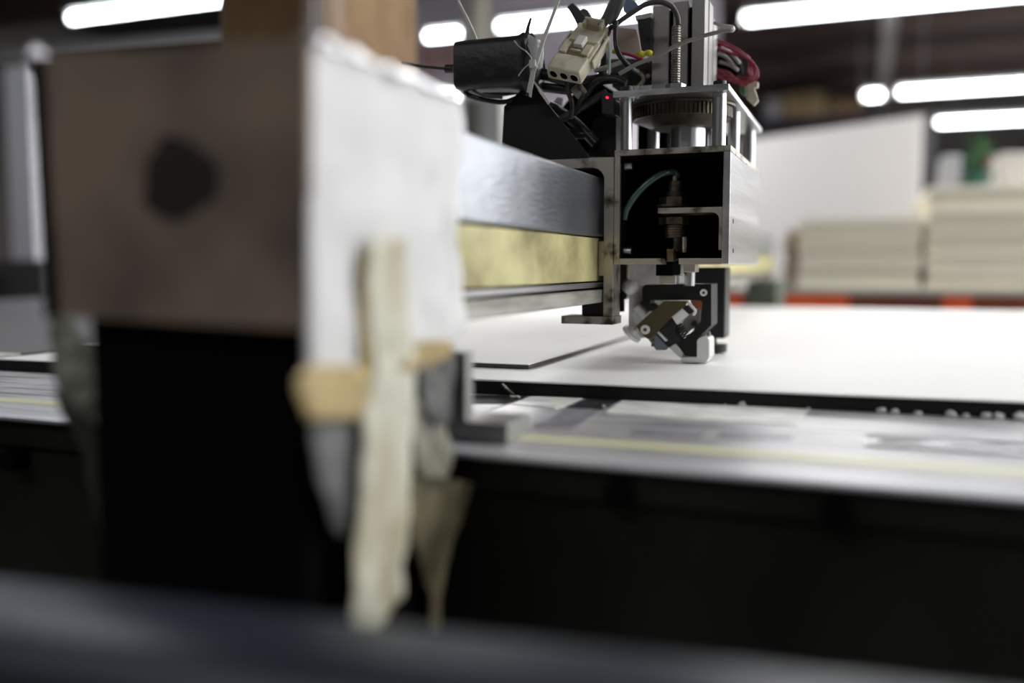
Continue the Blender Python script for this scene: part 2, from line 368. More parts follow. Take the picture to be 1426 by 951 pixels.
clr = mat('clear_tape', (0.62, 0.62, 0.66), .10, .25, bump=.9, bscale=40, col2=(.30, .30, .34), nscale=30)
x0 = PZ(1205, 608, ZR).x
M().box(x0, XR, .555, .583, ZR, ZR+.0007).jitter(.0004, 60).build('clear_tape_strip', clr, tb, label='glossy clear tape strip on the rail')
for (yy) in (.5835, .5545):
    rd = M(); nseg = 70
    pt = [Vector((x0+(XR-x0)*k/nseg, yy+noise.noise(Vector((k*.9, yy*90, 0)))*.0008, ZR+.0009)) for k in range(nseg+1)]
    rd.tube(pt, .0006, n=6, sub=1).build('tape_edge_curl', chrome, tb, label='shiny curled tape edge')

# white sheet material on the bed
base = M(); nx, ny = 200, 26; vs = []
def shz(x, y, e):
    return T-.0012+noise.noise(Vector((x*5, 1, 0)))*.0009*e + .0006*math.exp(-((y-.745)/.008)**2)*(0.6+.4*noise.noise(Vector((x*4, 9, 0))))
ylist = [(j/16) for j in range(17)]+[.85, .95, 1.1, 1.3, 1.5, 1.7, 1.9, 2.02, 2.10]
for jj, y in enumerate(ylist):
    for i in range(nx+1):
        x = -.80+(2.3)*i/nx; e_ = 1-y if jj < 17 else 0; ya = front(x)+.12*y if jj < 17 else y; yo = noise.noise(Vector((x*7, 2, 0)))*.0012 if jj == 0 else 0; vs.append((x, ya+yo-.001, shz(x, ya, e_)))
W = nx+1; NY = len(ylist); o = len(vs); vs2 = vs+[(x, y, z-.0009) for x, y, z in vs]; fs = []
for j in range(NY-1):
    for i in range(nx):
        a, b, c, d = j*W+i, j*W+i+1, (j+1)*W+i+1, (j+1)*W+i; fs += [(a, b, c, d), (a+o, d+o, c+o, b+o)]
for i in range(nx): fs += [(i, i+o, i+1+o, i+1), ((NY-1)*W+i, (NY-1)*W+i+1, (NY-1)*W+i+1+o, (NY-1)*W+i+o)]
for j in range(NY-1): fs += [(j*W, (j+1)*W, (j+1)*W+o, j*W+o), (j*W+nx, j*W+nx+o, (j+1)*W+nx+o, (j+1)*W+nx)]
tag(base.add(vs2, fs, True).build('white_sheet', sheet_w), 'large white sheet lying over the black foam bed, under the tool', 'sheet')
# top sheet with its corner; the shadow under it is a dark lower layer
a = PZ(736, 508, T+.003)
st = M(); n_ = 24; vs = []
top = thing('white_sheet', ((a.x-.8)/2, 1.2, T), 'second white sheet at left with a dark-shadowed corner lying on the larger sheet', 'sheet')
M().box(-.80, a.x, a.y, 2.0, T+.0026, T+.0033).build('top_layer', sheet_w, top)
M().box(-.80, a.x, a.y, 2.0, T-.0004, T+.0026).build('shadow_layer', sheet_shadow, top, label='dark layer standing for the shadow under the lifted sheet')

M().box(XL, -.82, .70, 2.08, T-.0034, T-.0012).build('grey_mat', mat('grey_mat', (.085, .085, .09), .5), tb, label='grey bed mat at the left end')
M().box(XL, -.82, .668, .6995, T-.0034, T-.0010).build('edge_strip', mat('pale_edge_strip', (.7, .7, .66), .35), tb, label='pale strip along the left front edge')
# crumbs along the foam
CO = 'first second third fourth fifth sixth seventh eighth ninth tenth eleventh twelfth thirteenth fourteenth fifteenth sixteenth seventeenth eighteenth nineteenth twentieth'.split()
CX = [954, 968, 978, 1000, 1010, 1034, 1127, 1226, 1246, 1278, 1322, 1346, 1374, 1392, 1420, 796, 757, 699, 664, 841]
CORD = [CO[sorted(CX).index(c)] for c in CX]
for i, (px, py, r) in enumerate(((954, 558, 2.4), (968, 559, 4.2), (978, 560, 2.2), (1000, 562, 3.0), (1010, 563, 2), (1034, 564, 5), (1127, 569, 2.4), (1226, 571, 6), (1246, 573, 5), (1278, 576, 4.5), (1322, 577, 7), (1346, 580, 4.5), (1374, 581, 5.5), (1392, 582, 6), (1420, 582, 8), (796, 551, 2.5), (757, 549, 2.6), (699, 562, 3.2), (664, 572, 4), (841, 566, 3))):
    p = PZ(px, py+1.0, ZR+.0002)
    if px > 1200 or px < 700: p = Vector((p.x, min(max(p.y, .655), front(p.x)-.004), ZR))
    r *= K(p); m = M().ball(p+Vector((0, 0, r*.55)), r, 8, (1.2, .8, .75)).jitter(r*.7, 260, i)
    tag(m.build('foam_crumb', crumb_m), 'tiny white foam crumb, %s from the left along the black foam edge' % CORD[i], 'crumb', 'foam crumbs along the black foam edge')
chip = M().prism([PZ(718, 549.5, ZR), PZ(712, 549, ZR), P(697, 535, .662), P(701, 534, .662), PZ(708, 541, T-.004)], (0, -.003, .0002))
tag(chip.build('offcut', mat('green_grey_offcut', (0.22, 0.25, 0.17), .6)), 'small greenish offcut leaning on the black foam edge', 'offcut')

# ================================================================== LOWER GUARD BAR (nearest thing)
gb = thing('guard_bar', (-.3, .24, 0), 'blurred blue-grey rounded guard bar along the bottom of the view', 'bar')
zb = T+.09-.116; g0 = Vector((-1.2, .165, 0)); g1 = Vector((.75, .335, 0)); dn = (g1-g0).normalized(); nn = Vector((-dn.y, dn.x, 0))
prof = [(0, -.004), (-.002, 0), (-.010, .0015), (-.030, .0015), (-.042, -.003), (-.048, -.012), (-.048, -.04), (-.01, -.045), (0, -.04)]
pr = [g0+nn*u+Vector((0, 0, zb+v)) for u, v in prof]
M().prism(pr, g1-g0).build('rail_section', bar_blue, gb, bevel=.003)
for k in (.08, .9):
    q = g0+(g1-g0)*k-nn*.024; M().box(q.x-.02, q.x+.02, q.y-.015, q.y+.015, 0, zb-.04).build('post', bar_blue, gb)

# ================================================================== GANTRY
XB = P(833, 300, .80).x
gz = lambda py: PX(833, py, XB).z
ga = thing('gantry', (XB-.05, .5, 0), 'aluminium gantry beam with yellow strip reaching across the cutting table', 'gantry')
zt, z1, z2, z3, z4, z5, z6 = gz(245), gz(330), gz(332), gz(391), gz(393), gz(403), gz(421)
Y0b = .36; Y1b = 2.55
M().box(XB-.085, XB, Y0b, Y1b, z1, zt).build('upper_beam', alu_beam, ga, bevel=.0025)
M().box(XB-.08, XB-.0035, Y0b, Y1b, z1-.0012, z1).build('seam_gap', black_matte, ga)
M().box(XB-.08, XB-.0008, Y0b, Y1b, z3, z1-.0012).build('yellow_strip', yellow, ga, label='yellow stained strip along the beam')
M().box(XB-.075, XB-.001, Y0b, Y1b, z4-.0002, z3).build('strip_gap', black_matte, ga)
M().box(XB-.075, XB+.001, Y0b, Y1b, z5+.0018, z4-.0002).build('linear_rail', alu, ga, bevel=.001)
M().box(XB-.075, XB-.003, Y0b, Y1b, z5, z5+.0018).build('rail_groove', black_matte, ga)
M().box(XB-.070, XB+.004, Y0b, .832, z6, z5).build('lower_rail', grime, ga, bevel=.001, label='dull grimy lower rail')
M().box(XB-.070, XB+.002, .832, Y1b, z6, z5).build('lower_rail', grime, ga)
lx0, lx1 = P(132, 640, .312).x, P(424, 640, .312).x
M().box(lx0, lx1, .312, .430, .60, z6+.01).build('leg', black_matte, ga, bevel=.002, label='black gantry leg below the cover')
M().box(lx0, XB, .430, .4375, z6-.02, z6+.01).build('leg_link', black_matte, ga)
fl0, fl1 = P(1042, 410, 2.30).x, P(1084, 410, 2.30).x
M().box(fl0, fl1, 2.26, 2.5, .5, z6-.001).build('leg', mat('grey_green_paint', (.13, .15, .115), .6), ga, bevel=.004, label='grey-green far leg of the gantry')
# L-shaped wiper bracket on the rail
pa = PZ(628, 612, ZR+.0002); pb = PZ(718, 612, ZR+.0002); yb = pa.y
wb = thing('wiper_bracket', ((pa.x+pb.x)/2, yb, ZR), 'small dark L-shaped bracket standing on the rail beside the white cover', 'bracket')
zf = P(628, 586, yb).z; zt2 = P(630, 492, yb).z; xv = P(648, 540, yb).x; yv = yb+.012
lbm = mat('bracket_metal', (0.30, 0.30, 0.29), .4, .6)
M().box(pa.x-.004, pb.x, yb, yb+.040, ZR+.0004, zf).build('foot_plate', lbm, wb, bevel=.0006)
M().box(pa.x-.004, xv, yb, yv, zf, zt2).build('upright_plate', lbm, wb, bevel=.0006)

# ================================================================== COVER OVER THE GANTRY END
XC = P(428, 300, .300).x
YC0, YC1 = .300, PX(641, 300, XC).y
cz = lambda px, py: PX(px, py, XC).z
cx0 = P(48, 300, .300).x
cov = thing('gantry_cover', ((cx0+XC)/2, (YC0+YC1)/2, T), 'boxy gantry end cover with stained brown front, white side and torn tape', 'cover')
ztop = P(428, 50, YC0).z
fp_ = M().prism([P(48, 79, YC0), P(430, 52, YC0), P(426, 459, YC0), P(70, 440, YC0)], (0, .003, 0)).build('front_panel', board_brown, cov)
# stain, a dried blot raised a hair above the board
bl = []
for k in range(28):
    a = 2*math.pi*k/28; rr = 1+.10*math.sin(3*a+1)+.05*math.sin(7*a)
    bl.append(P(246+52*rr*math.cos(a)*(1.0 - .32*math.sin(a))+4, 245-58*rr*math.sin(a), YC0-.0004))
M().prism(bl, (0, .0004, 0)).build('stain', stain, fp_, label='dark triangular stain on the front')
# left edge strip
M().prism([P(40, 80, YC0-.0002), P(60, 78, YC0-.0002), P(82, 442, YC0-.0002), P(62, 442, YC0-.0002)], (0, .14, 0)).build('left_panel', black_matte, cov)
# white side: gently uneven sheet with wavy far edge
sd = M(); nu, nv = 24, 30; vs = []
for j in range(nv+1):
    for i in range(nu+1):
        u, v = i/nu, j/nv
        y = YC0+(YC1-YC0)*u
        y += (noise.noise(Vector((v*5, 3, 0)))*.010 + .004*math.sin(v*9))*u**4
        zb0 = cz(428, 535); z = ztop+(zb0-ztop)*v
        if u > .75: z += max(0, (v-.85))*.12*(u-.75)*2
        x = XC+noise.noise(Vector((u*4, v*5, 7)))*.0022*min(1, 4*u)+.0007*noise.noise(Vector((u*14, v*16, 2)))
        vs.append((x, y, z))
W = nu+1; o = len(vs); vs2 = vs+[(x-.0022, y, z) for x, y, z in vs]; fs = []
for j in range(nv):
    for i in range(nu):
        a, b, c, d = j*W+i, j*W+i+1, (j+1)*W+i+1, (j+1)*W+i; fs += [(a, d, c, b), (a+o, b+o, c+o, d+o)]
for j in range(nv): fs += [(j*W, j*W+o, (j+1)*W+o, (j+1)*W), (j*W+nu, (j+1)*W+nu, (j+1)*W+nu+o, j*W+nu+o)]
for i in range(nu): fs += [(i, i+1, i+1+o, i+o), (nv*W+i, nv*W+i+o, nv*W+i+1+o, nv*W+i+1)]
sd.add(vs2, fs, True).build('side_sheet', white_paper, cov, label='white paper side')
M().box(cx0+.004, XC-.003, YC0+.003, YC1-.004, ztop-.004, ztop-.001).build('top_panel', white_paper, cov)
# glossy film crumpled along the top rim
rim = M(); k0 = 44
for k in range(k0):
    y = YC0+.004+(YC1-YC0-.004)*k/k0; c = Vector((XC+.0002+random.uniform(-.001, .0015), y, ztop+random.uniform(-.0012, .0015)))
    rim.ball(c, .0030*random.uniform(.7, 1.2), 8, (1, 1.2, .8))
rim.jitter(.0009, 700).build('rim_film', foil, cov, label='crumpled glossy film along the top rim')
M().prism([P(428, 62, YC0-.001), P(445, 62, YC0-.001), P(443, -14, YC0-.001), P(432, -14, YC0-.001)], (0, .0012, 0)).build('standing_strip', mat('pale_grey_strip', (.55, .55, .57), .5), cov, label='thin grey strip standing up from the corner')
# tape running down the side and hanging as a tail
def side_strip(rows, m, name, lab, off=.0016, seed=1, th=.0005):
    g = M(); sub = 5; G = []
    for i in range(len(rows)-1):
        for k in range(sub): t = k/sub; G.append([a+(b-a)*t for a, b in zip(rows[i], rows[i+1])])
    G.append(list(rows[-1])); vs = []; Nw = 8
    for (l, r, y) in G:
        for j in range(Nw+1):
            p = PX(l+(r-l)*j/Nw, y, XC+off); n1 = noise.noise(p*45+Vector((seed*5, 0, 0))); n2 = noise.noise(p*140)
            vs.append(p+Vector((abs(n1)*.0035+n2*.0007, n2*.0006, 0)))
    W = Nw+1; o = len(vs); al = vs+[v-Vector((th, 0, 0)) for v in vs]; fs = []; n = len(G)
    for i in range(n-1):
        for j in range(Nw): a, b, c, d = i*W+j, i*W+j+1, (i+1)*W+j+1, (i+1)*W+j; fs += [(a, d, c, b), (a+o, b+o, c+o, d+o)]
    for i in range(n-1): fs += [(i*W, i*W+o, (i+1)*W+o, (i+1)*W), (i*W+Nw, (i+1)*W+Nw, (i+1)*W+Nw+o, i*W+Nw+o)]
    for j in range(Nw): fs += [(j, j+1, j+1+o, j+o), ((n-1)*W+j, (n-1)*W+j+o, (n-1)*W+j+1+o, (n-1)*W+j+1)]
    g.add(al, fs, True).build(name, m, cov, label=lab)
side_strip([(512, 562, 332), (508, 568, 400), (514, 572, 470), (520, 578, 510), (506, 576, 560), (502, 574, 600), (500, 570, 700), (493, 560, 780), (489, 556, 830), (488, 535, 860), (490, 508, 886)], masking, 'tape_tail', 'long pale masking tape hanging down from the side', .003, 1)
side_strip([(430, 500, 508), (412, 512, 524), (414, 514, 552), (426, 508, 584)], masking_tan, 'hem_tape', 'tan masking tape around the lower left edge', .0025, 2)
side_strip([(588, 626, 474), (574, 630, 486), (560, 618, 500), (558, 590, 516)], masking_tan, 'hem_tape', 'tan masking tape scrap at the far lower edge', .0025, 8)
side_strip([(503, 516, 350), (500, 514, 430), (504, 520, 500), (498, 512, 545)], masking_tan, 'hem_tape', 'tan edge showing beside the tape tail', .002, 11)
side_strip([(572, 628, 478), (574, 632, 500), (580, 628, 530), (590, 626, 570), (600, 622, 592)], grey_film, 'torn_film', 'crumpled grey film flap by the L-shaped bracket', .001, 3)
side_strip([(440, 505, 566), (432, 505, 600), (440, 505, 660), (455, 500, 720), (470, 498, 746)], grey_film, 'torn_film', 'limp grey film hanging below the tan tape', -.002, 4)
side_strip([(566, 600, 560), (570, 622, 600), (576, 632, 640), (590, 622, 668)], mat('pale_grey_film', (0.34, 0.34, 0.28), .5, col2=(.15, .14, .10), nscale=20), 'torn_film', 'pale grey torn flap right of the tape tail', -.001, 5)
side_strip([(560, 640, 668), (562, 655, 672), (566, 648, 710), (572, 632, 750), (586, 622, 790), (598, 614, 830), (600, 612, 880)], old_tape, 'brown_tape_flap', 'brown tape flap tapering to a thin tail', -.003, 6)
cl = ribbon([(60, 100, 446, .325), (62, 130, 474, .325), (72, 150, 508, .328), (90, 158, 545, .33), (118, 158, 580, .333), (138, 156, 606, .335)], crump=.010, sc=38, seed=4)
cl.build('crumpled_tape', mat('green_grey_tape', (0.62, 0.64, 0.54), .45, col2=(.14, .145, .11), nscale=26, bump=.5), cov, label='crumpled grey-green tape wad below the left corner')
cl = ribbon([(76, 108, 540, .34), (92, 140, 590, .34), (118, 158, 640, .345), (136, 162, 760, .35)], crump=.006, sc=40, seed=9)
cl.build('crumpled_tape', mat('dark_olive_film', (0.05, 0.05, 0.042), .5), cov, label='dark film hanging at lower left')
gl = M().ball(P(50, 86, YC0+.01), .0048, 10, (1, 1, 1.5)); gl.jitter(.0015, 400).build('corner_glint', mat('glint_white', (.85, .85, .9), .15), cov, label='white ball standing for the bright light blob at the top left corner')  # blurred bright highlight given as a white ball

# ================================================================== TOOL CARRIAGE
Y0 = .80
hd = thing('tool_carriage', (P(935, 300, Y0).x, .9, T+.08), 'aluminium plotter tool carriage with open square housing, gear and posts', 'machine head')
bx0, bx1 = P(855, 300, Y0).x, P(1016, 300, Y0).x
bz0, bz1 = P(935, 368, Y0).z, P(935, 205.5, Y0).z
YB = 1.035; wt = .0052
M().box(bx0, bx1, Y0, YB, bz1-wt, bz1).build('housing_top', alu_dirty, hd, bevel=.0004)
M().box(bx0, bx0+wt, Y0+.0002, YB, bz0, bz1-wt).build('housing_wall', alu_dirty, hd, bevel=.0004)
M().box(bx1-.0062, bx1, Y0+.0002, YB, bz0, bz1-wt).build('housing_wall', alu, hd, bevel=.0008, label='bright brushed outer wall')
xa, xb = P(921, 364, Y0).x, P(945, 364, Y0).x
M().box(bx0+wt, xa, Y0+.0002, YB-.02, bz0, bz0+wt).build('housing_floor', alu_dirty, hd, bevel=.0004)
M().box(xb, bx1-.0062, Y0+.0002, YB-.02, bz0, bz0+wt).build('housing_floor', alu_dirty, hd, bevel=.0004)
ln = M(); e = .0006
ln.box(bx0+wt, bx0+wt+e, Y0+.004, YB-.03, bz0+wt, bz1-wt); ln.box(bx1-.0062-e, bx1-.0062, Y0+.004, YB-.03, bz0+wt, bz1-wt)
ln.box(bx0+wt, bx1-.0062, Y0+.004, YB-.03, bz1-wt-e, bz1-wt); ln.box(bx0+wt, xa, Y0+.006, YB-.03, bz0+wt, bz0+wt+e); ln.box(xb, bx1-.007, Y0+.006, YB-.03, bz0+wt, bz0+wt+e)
ln.box(bx0+wt, bx1-.0062, Y0+.10, Y0+.102, bz0, bz1-wt); ln.build('shade_lining', black_matte, hd, label='added black sheets standing for the shade inside the housing')  # black sheets added so the housing inside stays in shade
# screws on the left wall inside
for py in (231, 350):
    p = P(863, py, .815); M().cyl((bx0+wt, .815, p.z), (bx0+wt+.0078, .815, p.z), .0045, n=16).build('socket_screw', chrome, hd, bevel=.0004)
for py in (308, 349):
    p = PX(1021, py, bx1); M().cyl((bx1-.0005, p.y, p.z), (bx1+.0004, p.y, p.z), .0022, n=12).build('set_screw', steel_dk, hd)
# angle bracket inside right
zA, zB = P(950, 289, .806).z, P(950, 296.5, .806).z
q0, q1 = P(916, 292, .806).x, bx1-.0063
rr = .006; arc = []
for k in range(7):
    a = math.pi/2*k/6; arc.append((q1-.0035-rr+rr*math.sin(a), zB-rr+rr*math.cos(a)))
zC = P(1000, 348, .806).z
poly = [(q0, zA), (q1, zA), (q1, zC), (q1-.0035, zC)]+[(x, z) for x, z in reversed(arc)]+[(q0, zB)]
M().prism([Vector((x, .806, z)) for x, z in poly], (0, .045, 0)).build('inner_bracket', alu_dirty, hd, bevel=.0003)
def vcyl(px, y0, y1, rpx, Y, m, name, n=20, bevel=0, lab=None, r2=None, par=None):
    a, b = P(px, y0, Y), P(px, y1, Y); x = P(px, (y0+y1)/2, Y).x; k = K(a)
    return M().cyl((x, Y, b.z), (x, Y, a.z), (r2 or rpx)*k, rpx*k, n=n, smooth=n > 8).build(name, m, par or hd, bevel=bevel, label=lab)
brassy = mat('oily_brass', (0.30, 0.23, 0.17), .35, .9, col2=(.12, .09, .06), nscale=120)
vcyl(941, 252, 268, 9.5, .83, brassy, 'fitting', bevel=.0006)
vcyl(941, 258, 261, 10.5, .83, steel_dk, 'fitting_ring')
vcyl(941, 267, 275, 13, .83, steel_dk, 'fitting_ring')
vcyl(938, 275, 285, 20, .83, brassy, 'hex_nut', n=6, bevel=.0006)
vcyl(938, 285, 288.5, 24, .83, steel_dk, 'washer')
vcyl(938, 303, 312.5, 21, .83, brassy, 'hex_nut', n=6, bevel=.0006)
for k in range(5): vcyl(940, 314+k*3.4, 316.2+k*3.4, 15.5-k*.5, .83, brassy, 'thread_ridge')
vcyl(940, 313, 331, 13.5, .83, steel_dk, 'threaded_collar')
vcyl(942, 331, 350, 6, .826, steel_dk, 'shaft'); vcyl(953, 330, 351, 4.6, .828, steel, 'guide_pin')
M().box(P(935, 1, .82).x, P(945, 1, .82).x, .815, .825, P(940, 364, .82).z, P(940, 347, .82).z).build('shaft_block', brassy, hd, bevel=.0004)
M().box(P(921, 1, .83).x, P(945, 1, .83).x, .822, .86, P(940, 384, .83).z, P(940, 362, .83).z).build('stem_slot', black_matte, hd)
vcyl(940, 245, 252, 5, .83, steel, 'fitting_tip')
hp = [P(869, 306, .812), P(873, 291, .812), P(886, 271, .813), P(903, 254, .815), P(921, 243, .82), P(938, 239, .828), P(944, 246, .832)]
M().tube(hp, 4.6*K(hp[2]), n=14).build('air_hose', clear_grn, hd, label='glossy dark green air hose')
# mounting plate beside the housing with rounded window
xp0, xp1, xq = P(766, 300, Y0).x, P(854.5, 300, Y0).x, P(841, 300, Y0).x
zp1, zw = P(812, 220.5, Y0).z, P(812, 234, Y0).z; zpb = P(850, 441, Y0).z
rr = .012; cor = [(xq-rr+rr*math.sin(math.pi/2*k/6), zw-rr+rr*math.cos(math.pi/2*k/6)) for k in range(7)]
poly = [(xp0, zp1), (xp1, zp1), (xp1, zpb), (xq, zpb)]+list(reversed(cor))+[(xp0, zw)]
M().prism([Vector((x, Y0, z)) for x, z in poly], (0, .026, 0)).build('mounting_plate', alu_dirty, hd, bevel=.0006)
M().box(xp0, xp1-.002, Y0+.026, Y0+.07, zp1-.006, zp1).build('top_flange', alu_dirty, hd)
M().box(P(784, 1, Y0).x, xp1+.0004, Y0-.001, Y0+.03, P(800, 451, Y0).z, zpb).build('foot_plate', alu_dirty, hd, bevel=.0005)
M().box(P(811, 1, Y0).x, xq, Y0+.004, Y0+.024, zpb, P(820, 419, Y0).z).build('roller_block', black_ano, hd, bevel=.0008)
M().box(P(835, 1, Y0).x, xq, Y0+.003, Y0+.02, P(838, 384, Y0).z, P(838, 336, Y0).z).build('bearing_pad', alu_dirty, hd)
M().box(xp0+.002, xq, Y0+.0275, Y0+.09, zt+.0012, zp1-.0065).build('shade_backing', black_matte, hd)  # black boxes added behind the cutout so its gap stays dark
M().box(XB+.0045, xq, Y0+.0275, Y0+.09, z6, zt+.001).build('shade_backing', black_matte, hd)
# bright plate under the housing
ra, rb = Vector((xp1+.0006, .858, bz0)), Vector((P(962, 1, .90).x, .905, bz0)); rd_ = Vector((0, 0, P(880, 470, .87).z-bz0))
rp_ = M().prism([ra, rb, rb+rd_, ra+rd_], (.001, .005, 0)).build('rear_plate', mat('pale_plate', (.88, .87, .85), .35, .0, col2=(.55, .53, .50), nscale=40, thresh=(.3, .45), stretch=(1, 1, .4)), hd, label='bright scratched plate under the housing')
M().box(P(864, 1, .86).x, P(871, 1, .86).x, .857, .869, P(866, 434, .86).z, P(866, 410, .86).z).build('plate_slot', black_matte, rp_)
fk = M().ball(P(877, 400, .855), 13*K(P(877, 400, .855)), 14, (1, .7, .8)); fk.jitter(.003, 180).build('glue_blob', mat('translucent_glue', (0.92, 0.92, 0.90), .25, bump=.6), hd, label='whitish lumpy glue blob')
# top plate and posts
tz0, tz1 = P(935, 130.5, .793).z, P(935, 121.5, .793).z
tx0, tx1 = P(853.5, 120, .793).x, P(1015, 120, .793).x
M().box(tx0, tx1, .793, 1.06, tz0, tz1).build('top_plate', alu, hd, bevel=.0006)
def post(x, y, r, lab=None): return M().cyl((x, y, bz1), (x, y, tz0), r, n=24).build('post', chrome if r > .004 else steel, hd, label=lab)
for (px, Y, r) in ((872.5, .803, 8.2), (1001.5, .806, 9.6)):
    p = P(px, 165, Y); post(p.x, Y, r*K(p)); M().cyl((p.x, Y, tz1), (p.x, Y, tz1+.0046), 9*K(p), n=20).build('cap_screw', black_pl, hd, bevel=.0006)
xr = P(1001.5, 165, .806).x-.0005
for Y in (.905, 1.035): post(xr, Y, .0055)
for Y in (.915, 1.03): post(P(872.5, 165, .803).x, Y, .0055)
post(P(935, 150, 1.03).x, 1.03, .0055)
# gear
gY = .862; gc = P(950, 150, gY); gk = K(gc); gr = 69*gk; zg1, zg0 = P(950, 141, gY-.045).z, P(950, 157, gY-.045).z
g = M(); nt_ = 72; vs = []
for k in range(nt_*2):
    a = math.pi*k/nt_
    for (rr_) in ((gr if k % 2 == 0 else gr-.0016),):
        a1 = a-math.pi/nt_*.5; a2 = a+math.pi/nt_*.5
        vs += [(gc.x+rr_*math.cos(a1), gY+rr_*math.sin(a1)), (gc.x+rr_*math.cos(a2), gY+rr_*math.sin(a2))]
g.prism([Vector((x, y, zg0)) for x, y in vs], (0, 0, zg1-zg0)); gear_m = mat('gear_iron', (0.14, 0.125, 0.09), .45, .85, col2=(.06, .05, .035), nscale=60)
gr_ = g.build('gear', gear_m, hd)
M().cyl((gc.x, gY, zg1), (gc.x, gY, zg1+.0022), gr*1.06, n=48).build('gear_flange', gear_m, gr_)
M().cyl((gc.x, gY, zg0-.0075), (gc.x, gY, zg0), gr*.60, gr*.93, n=48).build('gear_cone', gear_m, gr_, label='tapered dull underside of the gear')
hx = P(958, 190, gY).x
M().cyl((hx, gY, bz1), (hx, gY, zg0-.007), 24*gk, n=32).build('hub_sleeve', chrome, gr_)
M().cyl((P(988, 190, .9).x, .90, bz1), (P(988, 190, .9).x, .90, tz0), .006, n=20).build('post', steel, hd)
# threaded rod, nut, washer
rp = P(941, 100, .815); rk = K(rp); zr0, zr1 = tz1, P(941, 37, .815).z
rod_ = M().cyl((rp.x, .815, zr0), (rp.x, .815, zr1), 6*rk, n=16).build('threaded_rod', mat('dull_thread_steel', (.30, .28, .25), .42, 1.0), hd)
nth = 26
th = M()
for k in range(nth):
    z = zr0+(zr1-zr0)*(k+.3)/nth; dz = (zr1-zr0)/nth
    th.cyl((rp.x, .815, z), (rp.x, .815, z+dz*.28), 6*rk, 7.4*rk, n=16, cap=False); th.cyl((rp.x, .815, z+dz*.28), (rp.x, .815, z+dz*.56), 7.4*rk, 6*rk, n=16, cap=False)
th.build('rod_thread', MATS['dull_thread_steel'], rod_)
M().cyl((rp.x, .815, tz1), (rp.x, .815, tz1+.0014), 17*rk, n=28).build('washer', chrome, hd)
M().cyl((rp.x, .815, tz1+.0014), (rp.x, .815, tz1+.0062), 14.5*rk, n=6, smooth=False).build('hex_nut', chrome, hd, bevel=.0005)
# ribbed grey actuator body
Ya = .852
def ex(pa, pb, y, Y, dy, m, nm='actuator_rib', lab=None):
    M().box(P(pa, 60, Y).x, P(pb, 60, Y).x, Y, Y+dy, tz1, P((pa+pb)/2, y, Y).z).build(nm, m, hd, bevel=.0006, label=lab)
ex(908, 931, 8, Ya, .05, motor_gray); ex(931, 937, 14, Ya+.008, .04, black_matte, 'actuator_groove')
ex(937, 958, 2, Ya+.002, .05, motor_gray); ex(958, 963, 10, Ya+.01, .04, black_matte, 'actuator_groove')
ex(963, 981, -30, Ya, .02, motor_gray)
xm = P(981, 60, Ya).x
M().box(xm-.012, xm-.0002, Ya+.020, Ya+.026, tz1, P(981, -30, Ya).z).build('actuator_groove', black_matte, hd)
M().box(xm-.012, xm, Ya+.026, Ya+.048, tz1, P(981, -10, Ya).z).build('actuator_rib', motor_gray, hd, bevel=.0006)
M().box(xm-.012, xm-.0015, Ya+.048, Ya+.052, tz1, P(981, -10, Ya).z).build('actuator_groove', black_matte, hd)
M().box(xm-.012, xm, Ya+.052, Ya+.075, tz1, P(981, 5, Ya).z).build('actuator_rib', motor_gray, hd, bevel=.0006)
# black triangular bracket and tall black backing
M().prism(pts([(698, 222), (702, 148), (738, 113), (818, 214), (820, 220.4), (698, 226)], Y0+.002), (0, .003, 0)).build('triangle_bracket', black_ano, hd, bevel=.0004, label='black triangular bracket plate')
M().prism(pts([(752, 220), (768, 168), (800, 128), (838, 118), (856, 128), (858, 220)], .90), (0, .05, 0)).jitter(.002, 60).build('rear_block', black_matte, hd)
M().box(P(890, 1, .95).x, P(932, 1, .95).x, .95, .99, bz1, tz0).build('rear_block', black_matte, hd)
M().prism(pts([(818, 219), (825, 170), (846, 150), (858, 160), (858, 219)], .845), (0, .02, 0)).build('side_block', black_ano, hd)
M().cyl(P(845, 135.5, .80), P(845, 135.5, .80)+Vector((0, .004, 0)), 1.7*K(P(845, 135, .8)), n=10).build('indicator_light', mat('red_led', (.6, 0, 0), .4, emit=(1, .02, .05, 1.6)), hd, label='tiny red indicator light')
M().prism(pts([(836, 128), (856, 130), (856, 160), (838, 158)], .803), (0, .02, 0)).build('sensor', black_pl, hd, bevel=.001)
# black sensor foot behind the tool
fx0, fx1 = P(966, 420, .95).x, P(1010, 420, .95).x
rf_ = M().box(fx0, fx1, .95, .985, P(990, 471, .95).z, P(990, 372, .95).z).build('rear_foot_block', black_pl, hd, bevel=.0015)
M().cyl((fx1-.014, .965, P(990, 484, .95).z), (fx1-.014, .965, P(990, 470, .95).z), .004, n=14).build('rear_foot_stem', black_pl, rf_)
M().cyl((fx1-.013, .965, P(990, 491, .95).z), (fx1-.013, .965, P(990, 480, .95).z), .0135, n=24).build('rear_foot_pad', black_pl, rf_, bevel=.001)
# stubs under the housing
def pbx(x0, x1, y0, y1, Y, dy, m, nm, bev=.0005, lab=None, par=None):
    a = P(x0, y0, Y); b = P(x1, y1, Y); return M().box(a.x, b.x, Y, Y+dy, b.z, a.z).build(nm, m, par or hd, bevel=bev, label=lab)
pbx(915, 931, 368, 383, .826, .02, steel_dk, 'stub')
pbx(952, 968, 368, 379, .826, .02, alu_dirty, 'stub')
pbx(918.5, 941, 383, 396, .826, .035, alu, 'stub', lab='pale block on the tool stem')
vcyl(960, 378, 398, 7.5, .845, chrome, 'stem_pin')

